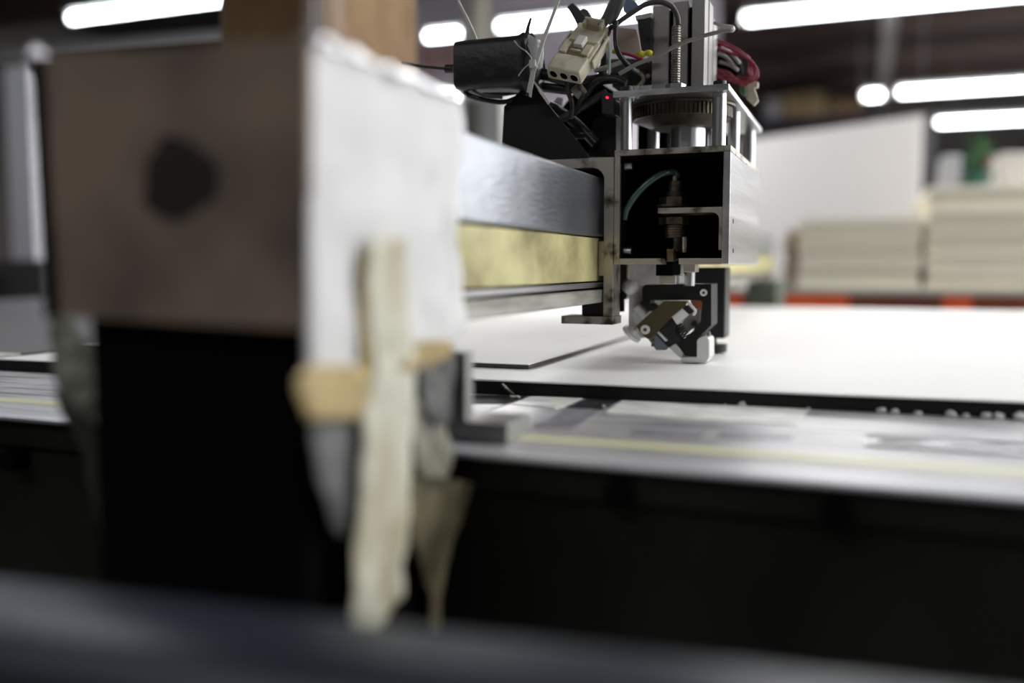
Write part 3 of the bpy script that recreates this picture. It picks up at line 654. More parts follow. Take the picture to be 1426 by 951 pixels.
# ================================================================== CREASING TOOL below the carriage
Yt = P(968, 505.6, .85).y
Yt = (PZ(968, 505.0, T).y)
ct = thing('creasing_tool', (P(940, 450, Yt).x, Yt, T), 'small black C-shaped tool holder with olive arm, spring and white foot', 'tool')
M().prism(pts([(894.5, 401), (898, 396.5), (990.5, 395.5), (990.5, 453), (970, 472), (970, 496.5), (953.5, 495.5), (944, 477), (950, 474), (975.5, 451.5), (978, 421), (975, 418), (906, 418), (905, 425), (894.5, 424)], Yt), (0, .038, 0)).build('holder_frame', black_ano, ct, bevel=.0005)
M().box(P(990.5, 1, Yt).x, P(990.8, 1, Yt).x, Yt+.001, Yt+.037, P(990, 452, Yt).z, P(990, 397, Yt).z).build('side_face', mat('pale_grey_side', (.32, .31, .31), .5, .4, bump=.3, bscale=300), ct, label='paler grey side face')  # thin paler slab over the right side of the frame
def scr(px, py, r, m=zinc, Y=None, par=ct):
    Y = Y or Yt; p = P(px, py, Y); k = K(p)
    sc_ = M().cyl(p-Vector((0, .0012, 0)), p+Vector((0, .002, 0)), r*k, n=20).build('screw', m, par, bevel=.0003)
    M().cyl(p-Vector((0, .0014, 0)), p-Vector((0, .0008, 0)), r*.42*k, n=6, smooth=False).build('screw_socket', steel_dk, sc_)
scr(980, 407.5, 5)
M().prism(pts([(961, 418.5), (977.5, 418.5), (977.5, 430), (966, 429)], Yt+.006), (0, .02, 0)).build('copper_block', copper, ct, label='copper-coloured block')
M().prism(pts([(966, 430), (975, 431), (974, 448), (957, 464), (944, 460), (956, 440)], Yt+.022), (0, .006, 0)).build('inner_plate', mat('bright_white_plate', (.95, .95, .93), .4), ct)
scr(967, 450.5, 4, steel_dk, Yt+.02)
arm = [(925, 419), (957, 419), (954, 426), (936, 440.5), (911, 467), (903, 472.5), (896, 468), (885.5, 454)]
M().prism(pts(arm, Yt-.006), (0, .004, 0)).build('olive_arm', olive, ct, bevel=.0003, label='olive-brown swing arm')
scr(898.7, 459, 6.6, zinc, Yt-.0065)
M().prism(pts([(910, 461), (934, 441), (943, 451), (940.5, 461), (950, 475), (940, 479), (931, 484.5)], Yt+.001), (0, .018, 0)).build('slider_body', black_pl, ct, bevel=.0006)
M().prism(pts([(892, 420), (896, 418), (920, 428), (916, 434), (905, 433)], Yt+.004), (0, .01, 0)).build('slider_body', black_pl, ct)
M().prism(pts([(935, 441), (949, 429), (959, 438), (943, 452.5)], Yt-.003), (0, .01, 0)).build('clamp_block', zinc, ct, bevel=.0004, label='shiny clamp block')
M().prism(pts([(949, 428.5), (956, 425), (966, 434.5), (959, 438)], Yt-.001), (0, .01, 0)).build('clamp_pad', black_pl, ct)
M().tube([P(957, 419.5, Yt), P(962, 425, Yt-.001), P(968.5, 433, Yt-.001), P(965, 438, Yt)], .0014, n=8, sub=4).build('lever_rim', zinc, ct)
M().prism(pts([(914.5, 463), (917, 461), (930, 474), (926.5, 475.5)], Yt-.0005), (0, .003, 0)).build('slide_strip', zinc, ct)
M().prism(pts([(903, 473), (911.5, 463.5), (930.7, 484), (927, 487.6), (914, 487.6)], Yt-.003), (0, .006, 0)).build('blade_plate', bluegrey, ct, bevel=.0004)
for (x, y) in ((909.5, 473), (909, 480.5)): scr(x, y, 2.2, steel_dk, Yt-.0035)
M().prism(pts([(931, 483.5), (940, 477.5), (952, 492), (949, 500)], Yt+.002), (0, .008, 0)).build('felt_wiper', white_pl, ct)
M().prism(pts([(941, 475), (944, 473.5), (955, 489), (953.5, 494.5)], Yt+.0005), (0, .006, 0)).build('slider_edge', black_pl, ct)
# spring
s0, s1 = P(945, 453, Yt-.001), P(957, 469, Yt-.001); ax = (s1-s0); L = ax.length; ax.normalize(); u = Vector((0, 1, 0)); v = ax.cross(u)
M().tube([s0+ax*L*k/60+(u*math.cos(k*2*math.pi*5.5/60)+v*math.sin(k*2*math.pi*5.5/60))*.0032 for k in range(61)], .0007, n=6, sub=1).build("spring", black_pl, ct, label='small dark coil spring')
# thumb screw
c0 = P(880, 464.5, Yt+.003); dx = (P(904, 446, Yt+.003)-P(884, 466, Yt+.003)).normalized()
dk_ = (P(898, 480, Yt)-P(880, 464.5, Yt)).normalized(); ad = (Vector((dx.x, -.05, dx.z))).normalized()
kk = K(c0)
M().cyl(c0-ad*.002, c0+ad*.0014, 15*kk, n=28).build('thumb_screw_head', zinc, ct, bevel=.0008)
M().cyl(c0+ad*.0014, c0+ad*.005, 7.5*kk, 5.5*kk, n=20).build('thumb_screw_neck', zinc, ct)
M().cyl(c0+ad*.005, c0+ad*.013, 3.4*kk, n=14).build('thumb_screw_shaft', steel, ct)
M().cyl(P(887, 427, Yt+.012), P(899, 440, Yt+.012), 6.5*kk, n=20).build('pivot_barrel', zinc, ct, bevel=.0005)
M().cyl(P(893, 421, Yt+.006), P(904, 433, Yt+.006), 3.0*kk, n=16).build('pivot_barrel', black_pl, ct)
M().cyl(P(882, 436, Yt+.016), P(894, 452, Yt+.016), 8*kk, n=20).build('pivot_barrel', zinc, ct)
M().cyl(P(912, 419.5, Yt+.002), P(923, 419.5, Yt+.002), 2.2*kk, n=12).build('pin', zinc, ct)
# white foot
fp = pts([(970, 474), (974, 470), (985.5, 470), (988, 473), (988, 497), (984, 505), (949, 505), (948.4, 503), (949.5, 497), (970, 497)], Yt-.001)
fp = [Vector((p.x, p.y, max(p.z, T-.0004))) for p in fp]
M().prism(fp, (0, .030, 0)).build('white_foot', white_pl, ct, bevel=.001, label='white plastic foot touching the sheet')
scr(986, 465, 3.2, steel, Yt+.006)

# ================================================================== CABLES AND CONNECTORS on top of the carriage
def cab(name, plist, rpx, m, label, cat='cable', group=None, n=10):
    p = [P(*q) for q in plist]; r = rpx*K(p[len(p)//2])
    return tag(M().tube(p, r, n=n).build(name, m), label, cat, group)
# black wrapped sleeve box
sl = thing('cable_sleeve', P(685, 140, .775), 'black tape-wrapped rectangular sleeve with a torn right end', 'cable sleeve')
def rbox(x0, x1, y0, y1, Y, dy, m, nm, par, jit=0, bev=.004, lab=None):
    a = P(x0, y0, Y); b = P(x1, y1, Y); mm = M(); nn_ = 14; vs = []
    for i in range(nn_+1):
        x = a.x+(b.x-a.x)*i/nn_
        for k in range(20):
            t = 2*math.pi*k/20; cx, sx = math.cos(t), math.sin(t); q = .35
            yy = math.copysign(abs(cx)**q, cx)*dy/2; zz = math.copysign(abs(sx)**q, sx)*(a.z-b.z)/2
            v = Vector((x, Y+dy/2+yy, (a.z+b.z)/2+zz))
            if jit and i > nn_-3: v += noise.noise_vector(v*130)*jit*(i-nn_+3)
            vs.append(v)
    fs = [(i*20+k, i*20+(k+1) % 20, (i+1)*20+(k+1) % 20, (i+1)*20+k) for i in range(nn_) for k in range(20)]
    mm.add(vs, fs, True); mm.add(vs[:20], [tuple(range(20))]); mm.add(vs[-20:], [tuple(reversed(range(20)))])
    return mm.build(nm, m, par, label=lab)
rbox(631, 735, 54, 117, .775, .045, black_tape, 'sleeve_body', sl, .0022)
M().prism(pts([(718, 54), (734, 62), (741, 70), (738, 86), (728, 96), (742, 118), (735, 133), (724, 112), (712, 112)], .776), (0, .002, 0)).jitter(.003, 90).build('torn_flap', black_tape, sl)
M().cyl(P(621, 96, .79), P(632, 96, .79), 6*K(P(626, 96, .79)), n=14).build('cable_gland', black_pl, sl, bevel=.0006)
M().tube([P(716, 57, .774), P(724, 66, .7735), P(733, 72, .7735), P(740, 84, .774), P(728, 97, .774), (P(722, 106, .774))], .0007, n=6).build('torn_rim', mat('pale_torn_edge', (.5, .5, .48), .4), sl, label='pale torn rim of the tape')
gblk = 'black cables gathered behind the torn sleeve'
cab('black_cable', [(560, 88, .80), (590, 93, .80), (622, 96, .80)], 2.2, cable_blk, 'thin black cable entering the sleeve from the left')
cab('black_cable', [(634, 112, .79), (645, 128, .79), (670, 138, .79), (702, 142, .80), (730, 132, .81)], 3.5, cable_blk, 'lowest black cable looping under the taped sleeve')
cab('black_cable', [(640, 116, .80), (665, 126, .80), (700, 130, .81), (745, 124, .82), (790, 128, .82)], 4.0, cable_blk, 'black cable running right under the taped sleeve', group=None)
cab('black_cable', [(648, 118, .785), (672, 133, .785), (700, 136, .79)], 2.0, mat('worn_black_cable', (.06, .06, .06), .35), 'thin worn cable under the taped sleeve')
cab('black_cable', [(732, 100, .81), (760, 104, .81), (800, 114, .81), (840, 110, .82), (872, 108, .83)], 8, cable_blk, 'thick black cable passing behind the cream connector')
cab('black_cable', [(738, 118, .815), (770, 122, .815), (805, 124, .815), (830, 112, .82), (858, 106, .83)], 6, cable_blk, 'second thick black cable just under the first behind the connector')
cab('black_cable', [(810, 140, .81), (822, 122, .81), (836, 112, .81), (856, 110, .81), (872, 116, .81)], 5, cable_blk, 'black cable curving over the left end of the top plate')
cab('black_cable', [(778, 168, .81), (806, 152, .81), (828, 138, .81), (845, 128, .81)], 5.5, mat('matte_black_cable', (.03, .03, .03), .5), 'straight matte black cable sloping up to the sensor')
cab('black_wire', [(791, 105, .792), (790, 125, .795), (797, 145, .80), (795, 165, .80)], 3.2, cable_blk, 'black wire hanging from the middle hole of the connector', 'wire')
cab('black_wire', [(807, 112, .792), (807, 122, .795), (811, 132, .80), (800, 160, .81)], 3.2, cable_blk, 'black wire hanging from the right hole of the connector', 'wire')
cab('black_cable', [(945, 35, .815), (943, 22, .815), (936, 10, .815), (920, 3, .815), (900, 6, .815), (880, 18, .815), (862, 30, .815), (846, 42, .82)], 3.6, mat('dark_grey_cable', (.05, .048, .045), .35), 'dark cable arching from the threaded rod top to the left')
cab('black_cable', [(858, 30, .812), (857, 55, .812), (862, 75, .812), (876, 92, .82), (888, 100, .83)], 3.8, cable_blk, 'black cable hanging left of the brown card')
cab('black_cable', [(846, 42, .815), (838, 60, .82), (842, 80, .82), (838, 104, .82)], 6, cable_blk, 'thick black cable behind the connector top')
cab('grey_cable', [(862, 103, .80), (885, 90, .80), (915, 78, .80), (945, 62, .80), (980, 50, .80), (1008, 43, .80), (1020, 42, .802), (1019, 38, .82), (1006, 36, .85), (996, 32, .87)], 3.0, cable_grey, 'thin grey cable slanting across the threaded rod and back')
cab('black_cable', [(812, 30, .85), (820, 44, .85), (834, 52, .85)], 5, cable_blk, 'short black cable leaving the black plug')
cab('black_cable', [(742, 148, .82), (770, 150, .82), (800, 170, .83), (830, 200, .83)], 7, cable_blk, 'thick black cable inside the triangle bracket gap')
cab('black_cable', [(756, 165, .83), (790, 185, .83), (826, 188, .83)], 6, cable_blk, 'lower thick black cable inside the bracket gap')
cab('white_cable', [(828, 98, .815), (845, 94, .815), (866, 86, .815)], 3.4, mat('pale_grey_cable', (.35, .37, .34), .4), 'short pale grey cable right of the connector')
cab('green_wire', [(848, 60, .806), (849, 80, .806), (848, 104, .806)], 1.8, mat('pale_green_wire', (.30, .42, .36), .3), 'thin pale green wire hanging beside the connector', 'wire')
cab('red_wire', [(858, 73, .825), (875, 76, .825), (892, 82, .825), (905, 86, .83)], 2.2, cable_red, 'crimson wire under the brown card', 'wire')
# wrapped grey bundle and plug up top
bd = thing('cable_bundle', P(850, 30, .81), 'grey ribbed cable bundle rising out of the top of the view', 'cable bundle')
for i, dx_ in enumerate((0, 7, 14, 21)):
    p = [P(838+dx_*.7-2, 36-dx_*.3, .812+.003*(i % 2)), P(847+dx_*.6, 16, .81), P(860+dx_*.5, -14, .81)]
    M().tube(p, 5.2*K(p[0]), n=10).build('strand', mat('grey_sleeve', (.09, .09, .088), .45, bump=.3), bd)
pg = thing('black_plug', P(803, 30, .835), 'black plastic plug leaning above the cream connector', 'plug')
M().prism(pts([(789, 9), (797, 3), (804, 10), (815, 24), (824, 36), (806, 42), (802, 32)], .835), (0, .014, 0)).build('plug_body', black_pl, pg, bevel=.0012)
M().prism(pts([(806, 16), (812, 12), (818, 14), (826, 28), (818, 30)], .838), (0, .010, 0)).build('plug_latch', mat('grey_plug', (.06, .06, .062), .45), pg, bevel=.0006)
tag(M().prism(pts([(866, -6), (884, 2), (893, 12), (874, 22), (868, 16)], .86), (0, .004, 0)).build('blue_label', mat('blue_label', (.16, .20, .34), .5)), 'small pale blue piece above the black cable arch', 'label')
# brown card, black relay, yellow connectors
tag(M().prism(pts([(859, 38), (886, 41), (890, 56), (893, 74), (880, 78), (864, 72), (860, 58)], .835), (0, .0016, 0)).build('brown_card', mat('brown_card', (.52, .40, .34), .6)), 'small brown card standing left of the grey ribs', 'card')
ry = thing('relay_block', P(897, 76, .85), 'black relay block with pale cap beside the grey ribs', 'relay')
M().prism(pts([(887, 26), (907, 24), (907, 76), (893, 70), (889, 44)], .845), (0, .03, 0)).build('relay_body', black_pl, ry, bevel=.0008)
M().prism(pts([(884, 21), (907, 17), (907, 24), (885, 28)], .843), (0, .03, 0)).build('relay_cap', mat('pale_cap', (.40, .39, .36), .4, .3), ry, bevel=.0006)
ylw = mat('yellow_plastic', (.55, .50, .03), .45)
for i, (x, y, r, lab) in enumerate(((892, 76, 6.5, 'yellow-white wire nut at the foot of the relay'), (903, 74, 5.5, 'yellow wire nut touching the grey ribs'), (863, 60, 3.6, 'small yellow wire nut left of the brown card'), (856, 72, 4.0, 'dull yellow wire nut right of the connector'))):
    p = P(x, y, .838); tag(M().ball(p, r*K(p), 12, (1.2, 1, .8)).build('wire_nut', ylw), lab, 'wire nut', 'yellow wire nuts beside the relay')
# dark jumble on the top plate's left
jm = thing('terminal_strip', P(880, 118, .85), 'dark terminal strip with small screws behind the top plate edge', 'terminal strip')
M().prism(pts([(850, 82), (872, 80), (910, 84), (910, 118), (852, 120)], .87), (0, .03, 0)).jitter(.002, 90).build('strip_base', mat('greenish_black', (.012, .016, .012), .5), jm)
for i in range(4):
    p = P(878+i*8, 97+i*3, .868); M().cyl(p, p+Vector((0, .006, 0)), 3.2*K(p), n=12).build('terminal_screw', (brassy, cream_pl, brassy, steel)[i], jm)
cab('tan_cable', [(884, 100, .855), (893, 103, .855), (896, 112, .855), (890, 120, .855)], 2.6, mat('tan_cable', (.26, .22, .15), .4), 'short tan cable curl behind the left cap screw')
rg = M(); c = P(808, 128, .80); rk2 = K(c)
rg.cyl(P(800, 131, .80), P(812, 121, .80), 9*rk2, n=20)
tag(rg.build('grey_gland', mat('grey_gland', (.17, .16, .13), .45)), 'grey-brown cable gland just below the connector wires', 'cable gland')
tag(M().prism(pts([(768, 146), (776, 135), (784, 137), (782, 150), (774, 158), (768, 156)], .86), (0, .003, 0)).build('white_light_patch', mat('white_light_patch', (.6, .62, .66), .6)), 'white patch standing for background light in the gap behind the triangular bracket', 'light patch')  # white plate stands for bright background light in the gap

# cream three-hole connector, tilted
cc = P(808, 72, .80); ck = K(cc)
base_m = Matrix.Translation(cc) @ Matrix.Rotation(R(20), 4, 'Y') @ Matrix.Rotation(R(-36), 4, 'X') @ Matrix.Rotation(R(-8), 4, 'Z')
cn = thing('cable_connector', cc, 'cream nylon three-hole cable connector tilted over the black cables', 'connector')
def cbox(u0, u1, v0, v1, w0, w1, m, nm, bev=.5, lab=None):     # u right, v up, w towards the viewer, in pixels at the connector
    mm = M().box(u0*ck, u1*ck, -w1*ck, -w0*ck, v0*ck, v1*ck); mm.v = [base_m @ v for v in mm.v]
    return mm.build(nm, m, cn, bevel=bev*ck, label=lab)
cbox(-25, 25, -50, -20, -10, 12, cream_pl, 'plug_housing', 2)
cbox(-26, 26, -22, 14, -12, 8, cream_pl, 'socket_housing', 1)
cbox(-23, 23, 12, 46, -12, 9, cream_pl, 'socket_body', 1)
cbox(-20, 20, -19, 11, 8, 8.6, cream_dk, 'latch_recess_shade', 0)  # raised darker slab, recess shade put into its colour
cbox(-22, -12, -18, 2, 9, 14, cream_pl, 'rib'); cbox(12, 22, -18, 2, 9, 14, cream_pl, 'rib')
cbox(-6, 7, -4, 14, 9, 17, white_pl, 'latch', 1, 'white locking latch'); cbox(-8, 8, -12, -9, 9, 13, cream_pl, 'latch_bar')
cbox(-24, -26.5, -50, 20, -8, 4, cream_pl, 'side_ear'); cbox(28, 31, -20, 30, -8, 6, cream_pl, 'side_ear'); cbox(-32, -29, -4, 34, -8, 4, cream_pl, 'side_ear')
cbox(24, 32, 26, 30, -6, 4, cream_pl, 'ear_bridge'); cbox(-32, -22, 28, 32, -6, 4, cream_pl, 'ear_bridge')
cbox(-12, 18, 44, 48, 8, 20, cream_pl, 'handle_bar', 1); cbox(-12, -8, 36, 48, 8, 18, cream_pl, 'handle_post'); cbox(14, 18, 36, 48, 8, 18, cream_pl, 'handle_post')
cbox(-8, 14, 34, 43, 9, 10, cream_dk, 'handle_recess_shade', 0)  # slab coloured as the shade inside the handle
for i, u_ in enumerate((-16, 0, 16)):
    mm = M().cyl((u_*ck, -1*ck, -50.5*ck), (u_*ck, -1*ck, -44*ck), 6*ck, n=16); mm.v = [base_m @ v for v in mm.v]; ho_ = mm.build('hole', black_matte, cn)
    mm = M()
    ring = 20; vs = []
    for k in range(ring):
        a = 2*math.pi*k/ring
        for rr_, zz in ((6, -50.3), (7.6, -50.3), (7.6, -51.6), (6, -51.6)): vs.append((u_*ck+rr_*ck*math.cos(a), -1*ck+rr_*ck*math.sin(a), zz*ck))
    mm.add([base_m @ Vector(v) for v in vs], [(k*4+j, k*4+(j+1) % 4, ((k+1) % ring)*4+(j+1) % 4, ((k+1) % ring)*4+j) for k in range(ring) for j in range(4)]).build('hole_rim', cream_pl, ho_)

# zip ties
def tie(pl, wpx, label, m=zip_wht, knob=None):
    t = thing('cable_tie', P(*pl[-1]), label, 'cable tie', 'cable ties sticking up from the cables')
    p = [P(*q) for q in pl]; k = K(p[0]); mm = M(); vs = []
    for i, q in enumerate(p):
        d = (p[min(i+1, len(p)-1)]-p[max(0, i-1)]).normalized(); s_ = Vector((d.z, 0, -d.x)).normalized(); ww = wpx*k*(0.45+.55*i/(len(p)-1))
        vs += [q+s_*ww/2, q-s_*ww/2, q-s_*ww/2+Vector((0, .0012, 0)), q+s_*ww/2+Vector((0, .0012, 0))]
    fs = [(i*4+j, i*4+(j+1) % 4, (i+1)*4+(j+1) % 4, (i+1)*4+j) for i in range(len(p)-1) for j in range(4)]+[(0, 3, 2, 1), tuple(len(vs)-4+j for j in range(4))]
    mm.add(vs, fs).build('strap', m, t)
    if knob:
        q = P(*knob); M().box(q.x-5*k, q.x+5*k, q.y-.004, q.y+.003, q.z-5*k, q.z+5*k).build('tie_head', m, t, bevel=.0008)
tie([(780, -6, .772), (768, 25, .77), (756, 56, .768), (747, 84, .768), (742, 100, .77), (738, 122, .772), (736, 134, .778)], 8.5, 'long white cable tie slanting up beside the torn sleeve', knob=(743, 89, .770))
tie([(637, 0, .79), (647, 20, .79), (656, 40, .79), (662, 56, .79)], 6, 'short white cable tie sticking up at the left end of the sleeve')
tie([(739, 25, .78), (735, 38, .78), (732, 54, .78)], 6.5, 'short dark cable tie standing on the right end of the sleeve', m=black_pl)
tie([(742, 112, .777), (752, 126, .777), (764, 144, .78)], 4, 'thin white cable tie lying along the triangular bracket edge')

# crimson wire coil behind the actuator with loose connectors
wc = thing('wire_coil', P(1030, 112, .93), 'loose coil of thin crimson wires behind the grey actuator ribs', 'wire coil')
random.seed(5)
for k in range(7):
    a = random.uniform(-6, 6); b = random.uniform(-5, 5); Yc = .925+k*.004
    p = [P(992, 52+a+k*1.5, Yc), P(1008, 58+a*.6+k*2.2, Yc), P(1030, 68+b*.8+k*2.2, Yc), P(1048-k*.9, 84+b, Yc), P(1056-k*2.4, 100+a*.5, Yc), P(1052-k*1.5, 110+b*.6, Yc),
         P(1034, 112+a+k*.6, Yc), P(1014, 108+b*1.2-k*.7, Yc), P(996, 104+a-k*1.4, Yc)]
    M().tube(p, 1.25*K(p[2]), n=7, sub=6).build('wire', cable_red, wc)
M().prism(pts([(990, 60), (1012, 64), (1030, 80), (1032, 100), (1014, 112), (992, 112)], .97), (0, .015, 0)).jitter(.003, 80).build('dark_wiring', black_matte, wc, label='dark wiring inside the coil')
for (q) in ([(1000, 74), (1012, 80), (1022, 92)], [(1002, 86), (1016, 90), (1028, 98)], [(1004, 66), (1018, 74), (1030, 88)]):
    M().tube([P(x, y, .955) for x, y in q], 2.2*K(P(1010, 80, .955)), n=8).build('pale_lead', mat('pale_lead', (.42, .42, .42), .4), wc, label='pale wire lead')
for (poly, m_) in (([(1040, 112), (1048, 114), (1056, 140), (1050, 147), (1040, 138)], cream_pl), ([(1046, 112), (1056, 114), (1055, 122), (1048, 122)], cream_pl), ([(1030, 116), (1038, 118), (1038, 134), (1030, 128)], mat('green_connector', (.03, .18, .05), .5))):
    M().prism(pts(poly, .945), (0, .006, 0)).build('loose_plug', m_, wc, bevel=.0005, label='small loose plug')

# ================================================================== BACKGROUND THINGS
# tall kraft carton on the table behind the cover
fabr = mat('brown_kraft', (0.25, 0.15, 0.068), .8, col2=(0.13, 0.072, 0.03), nscale=5, thresh=(.35, .62))
yk = 1.15; kx1 = P(446, 60, yk).x; kx0 = P(300, 60, yk).x; ky1 = PX(586, 60, kx1).y
kb = thing('kraft_carton', ((kx0+kx1)/2, (yk+ky1)/2, T+.004), 'tall brown kraft carton, blurred, rising behind the white-sided cover', 'carton')
M().box(kx0, kx1, yk, ky1, T+.0035, T+.62).build('carton_body', fabr, kb, bevel=.02)
M().box(kx1-.001, kx1+.0006, yk+.03, yk+.07, T+.05, T+.58).build('carton_shade', mat('brown_shade', (.18, .10, .045), .5), kb)  # darker strip, shade beside the carton corner put into colour
# board stacks
Ys = 3.4
cream_b = [mat('cream_board_%d' % i, c_, .7) for i, c_ in enumerate(((.82, .76, .61), (.68, .63, .50), (.86, .82, .69)))]
dark_gap = mat('board_gap_tone', (.26, .24, .20), .8)
z_base = P(1250, 402, Ys).z
rk_ = thing('pallet', (P(1300, 415, Ys).x, Ys+.5, 0), 'low orange and dark pallet rack carrying the cream board stacks', 'pallet')
xs0, xs1 = P(1000, 415, Ys).x, 2.6; zo = P(1250, 429, Ys).z
M().box(xs0, xs1, Ys-.05, Ys+1.0, z_base-.018, z_base).build('deck', mat('pale_deck', (.45, .44, .40), .7), rk_)
orn = mat('orange_paint', (.92, .14, .025), .5, col2=(.7, .08, .015), nscale=6); drk = mat('rusty_brown', (.10, .03, .018), .7, col2=(.22, .045, .015), nscale=5)
for (a_, b_, m_, l_) in ((1000, 1034, orn, 'bright orange beam part beside the tool'), (1034, 1088, drk, None), (1088, 1182, orn, 'bright orange beam end'), (1182, 1312, drk, None), (1312, 1352, orn, 'bright orange beam part'), (1352, 1700, drk, None)):
    M().box(P(a_, 415, Ys).x, min(xs1, P(b_, 415, Ys).x), Ys-.04, Ys+.02, zo-.02, z_base-.019).build('beam', m_, rk_, label=l_)
for x in (xs0+.05, 1.0, 2.4):
    M().box(x, x+.08, Ys, Ys+.08, 0, zo-.02).build('leg', drk, rk_)
    M().box(x, x+.08, Ys+.9, Ys+.98, 0, z_base-.018).build('leg', drk, rk_)
ORD = 'first second third fourth fifth sixth seventh eighth ninth tenth eleventh twelfth thirteenth fourteenth fifteenth sixteenth seventeenth eighteenth nineteenth twentieth'.split()
def stack(px0, px1, pytop, nb, Y, where, xr=None):
    x0_, x1_ = P(px0, 350, Y).x, (xr if xr else P(px1, 350, Y).x); zt_ = P((px0+px1)/2, pytop, Y).z; h = (zt_-z_base)/nb
    for k in range(nb):
        j = random.uniform(-.006, .006)
        m_ = M().box(0, x1_-x0_, 0, .9, 0, h-.0022); o = m_.build('cream_board', cream_b[(k*7+nb) % 3], origin=(0, 0, 0))
        o.location = (x0_+j, Y+random.uniform(0, .01), z_base+k*h+.0002)
        lab = 'topmost cream board of the %s stack' % where if k == nb-1 else '%s cream board from the bottom of the %s stack' % (ORD[k], where)
        tag(o, lab, 'board', 'cream boards of the %s stack' % where)
        # a thin shadow gap card between boards is left as real air
stack(1112, 1283, 303, 11, Ys, 'lower left')
stack(1291, 1500, 256, 15, Ys+.02, 'taller right', 2.4)
# stepped plywood scraps on the left end of the lower stack
for k, (a_, b_, y_) in enumerate(((1100, 1111, 384), (1098, 1111, 366), (1102, 1111, 348), (1100, 1110, 330), (1104, 1111, 316))):
    x0_, x1_ = P(a_, y_, Ys+.1).x, P(b_, y_, Ys+.1).x; zz = z_base+.0002+k*.045
    tag(M().box(x0_-.02, x1_-.014, Ys+.1, Ys+.7, zz, zz+.040 if k < 4 else zz+.03).build('plywood_block', mat('tan_ply', (.46, .35, .24), .7)), '%s tan spacer block from the bottom, at the left end of the lower stack' % ORD[k], 'block', 'tan spacer blocks left of the stacks')
# large white upright panel
wp = M(); A = P(1283, 160, 4.6); B = P(1040, 195, 5.3)
wp.prism([Vector((A.x, A.y, 0)), Vector((B.x, B.y, 0)), Vector((B.x, B.y, B.z)), Vector((A.x, A.y, A.z))], (0.01, .03, 0))
tag(wp.build('upright_board', mat('white_panel', (.85, .83, .84), .6)), 'large white panel standing upright behind the lower board stack', 'panel')
st_ = M().box(P(1286, 200, 4.62).x, P(1302, 200, 4.62).x, 4.62, 4.75, 0, P(1290, 158, 4.62).z)
tag(st_.build('dark_post', mat('dark_post', (.05, .05, .055), .6)), 'dark post along the right edge of the large white panel', 'post')
# things on the right stack
zt_ = P(1395, 256, Ys).z
def on_stack(px0, px1, pyt, Y, d, m_, nm, lab, cat): 
    return tag(M().box(P(px0, 240, Y).x, P(px1, 240, Y).x, Y, Y+d, zt_+.001, P(px0, pyt, Y).z).build(nm, m_, bevel=.006), lab, cat)
on_stack(1312, 1338, 216, Ys+.2, .2, mat('pale_carton_a', (.42, .42, .45), .7), 'pale_carton', 'pale carton left of the green plant on the board stack', 'carton')
on_stack(1390, 1460, 213, Ys+.2, .2, mat('pale_carton_b', (.50, .47, .45), .7), 'pale_carton', 'pale carton right of the green plant on the board stack', 'carton')
pl = thing('potted_plant', (P(1362, 250, Ys+.12).x, Ys+.12, zt_+.001), 'small blurred green plant with a brown stake, standing on the taller board stack', 'plant')
pc = P(1362, 252, Ys+.12); pc.z = zt_+.001
M().cyl(pc, pc+Vector((0, 0, .055)), .035, .045, n=18).build('pot', mat('teal_pot', (.02, .10, .07), .7), pl)
for k in range(4): M().tube([pc+Vector((0, 0, .05)), pc+Vector((.012*(k-1.5), .008*(k % 2), .10)), pc+Vector((.02*(k-1.5), .01*(k % 2), .14))], .003, n=6, sub=3).build('stem', mat('stem_green', (.10, .14, .04), .6), pl)
M().cyl(pc+Vector((.022, -.02, .02)), pc+Vector((.026, -.02, .10)), .012, n=10).build('stake', mat('brown_stake', (.16, .08, .05), .7), pl)
gm = mat('leaf_green', (.10, .27, .10), .6, col2=(.05, .15, .06), nscale=20)
for k in range(46):
    a = random.uniform(0, 6.28); h = random.uniform(.045, .165); rr_ = random.uniform(.01, .055)*(1-.4*abs(h-.09)/.09); c = pc+Vector((rr_*math.cos(a), rr_*math.sin(a), h))
    d = Vector((math.cos(a), math.sin(a), random.uniform(-.2, .6))).normalized(); s_ = d.cross(Vector((0, 0, 1))).normalized(); up = Vector((0, 0, .006))
    lf = M().add([c-d*.018, c+s_*.011+up, c+d*.022, c-s_*.011+up, c-up*.2], [(0, 1, 2, 3), (0, 4, 1), (1, 4, 2), (2, 4, 3), (3, 4, 0)]); lf.build('leaf', gm, pl)
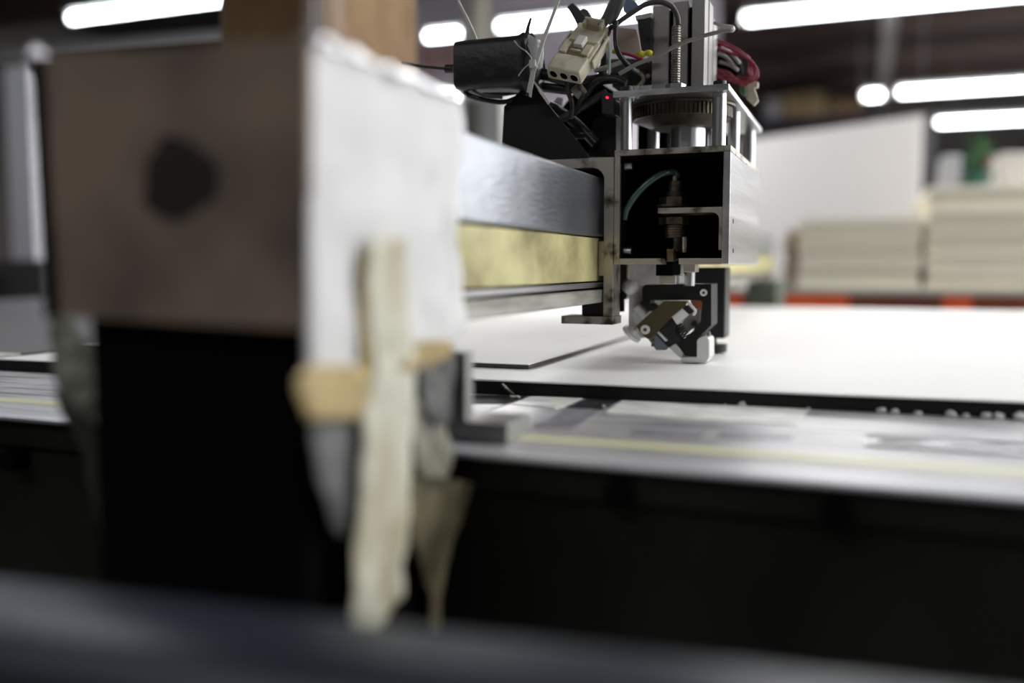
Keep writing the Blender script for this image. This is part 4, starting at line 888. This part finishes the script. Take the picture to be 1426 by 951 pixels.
# grey cabinets behind the beam, seen between sleeve and beam
cb = thing('grey_cabinet', (P(672, 165, 5.0).x, 5.0, 0), 'tall pale grey cabinet behind the beam, below the black sleeve', 'cabinet')
M().box(P(668, 160, 5).x, P(700, 160, 5).x, 5.0, 5.5, 0, P(685, 125, 5).z).build('cabinet_body', mat('pale_cabinet', (.36, .37, .36), .5), cb)
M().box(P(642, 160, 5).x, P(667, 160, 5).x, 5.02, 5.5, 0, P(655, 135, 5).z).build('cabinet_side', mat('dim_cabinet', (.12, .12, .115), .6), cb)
M().box(P(671, 160, 5).x, P(673, 160, 5).x, 4.99, 5.0, .9, 1.2).build('handle', hous_m, cb)
# machine/cabinet at far left edge
lc = thing('dark_cabinet', (P(10, 400, 2.9).x, 2.9, 0), 'dark cabinet at the far left behind the table', 'cabinet')
M().box(P(-120, 400, 2.9).x, P(60, 400, 2.9).x, 2.9, 3.15, 0, P(20, 362, 2.9).z).build('cabinet_body', mat('charcoal_paint', (.035, .035, .038), .5), lc)
M().box(P(-5, 400, 2.9).x, P(14, 400, 2.9).x, 2.86, 2.9, P(0, 428, 2.9).z, P(0, 385, 2.9).z).build('cabinet_door', black_pl, lc)
# boxes on a high shelf far right
sh = thing('storage_shelf', (P(1130, 150, 14.5).x, 14.5, 0), 'far high shelf under the ceiling, left of the round lamp', 'shelf')
xa_, xb_ = P(1060, 150, 14.5).x, P(1215, 150, 14.5).x; zs_ = P(1130, 162, 14.5).z
M().box(xa_, xb_, 14.5, 15.2, zs_-.06, zs_).build('shelf_board', mat('navy_shelf', (.025, .025, .05), .6), sh)
for x in (xa_, xb_-.1): M().box(x, x+.1, 14.5, 14.6, 0, zs_-.06).build('upright', mat('navy_shelf', (0, 0, 0)), sh)
for i, (a_, b_, y_, c_) in enumerate(((1066, 1088, 138, (.34, .33, .34)), (1092, 1120, 132, (.30, .20, .10)), (1122, 1150, 128, (.33, .24, .13)), (1154, 1205, 136, (.24, .15, .09)))):
    tag(M().box(P(a_, 150, 14.6).x, P(b_, 150, 14.6).x, 14.6, 15.0, zs_+.001, P(a_, y_, 14.6).z).build('storage_box', mat('box_tone_%d' % i, c_, .8)), ('pale grey box at the left end of the far high shelf', 'brown box second from left on the far high shelf', 'tan box third from left on the far high shelf', 'wide dark brown box at the right end of the far high shelf')[i], 'box', 'boxes on the far high shelf')
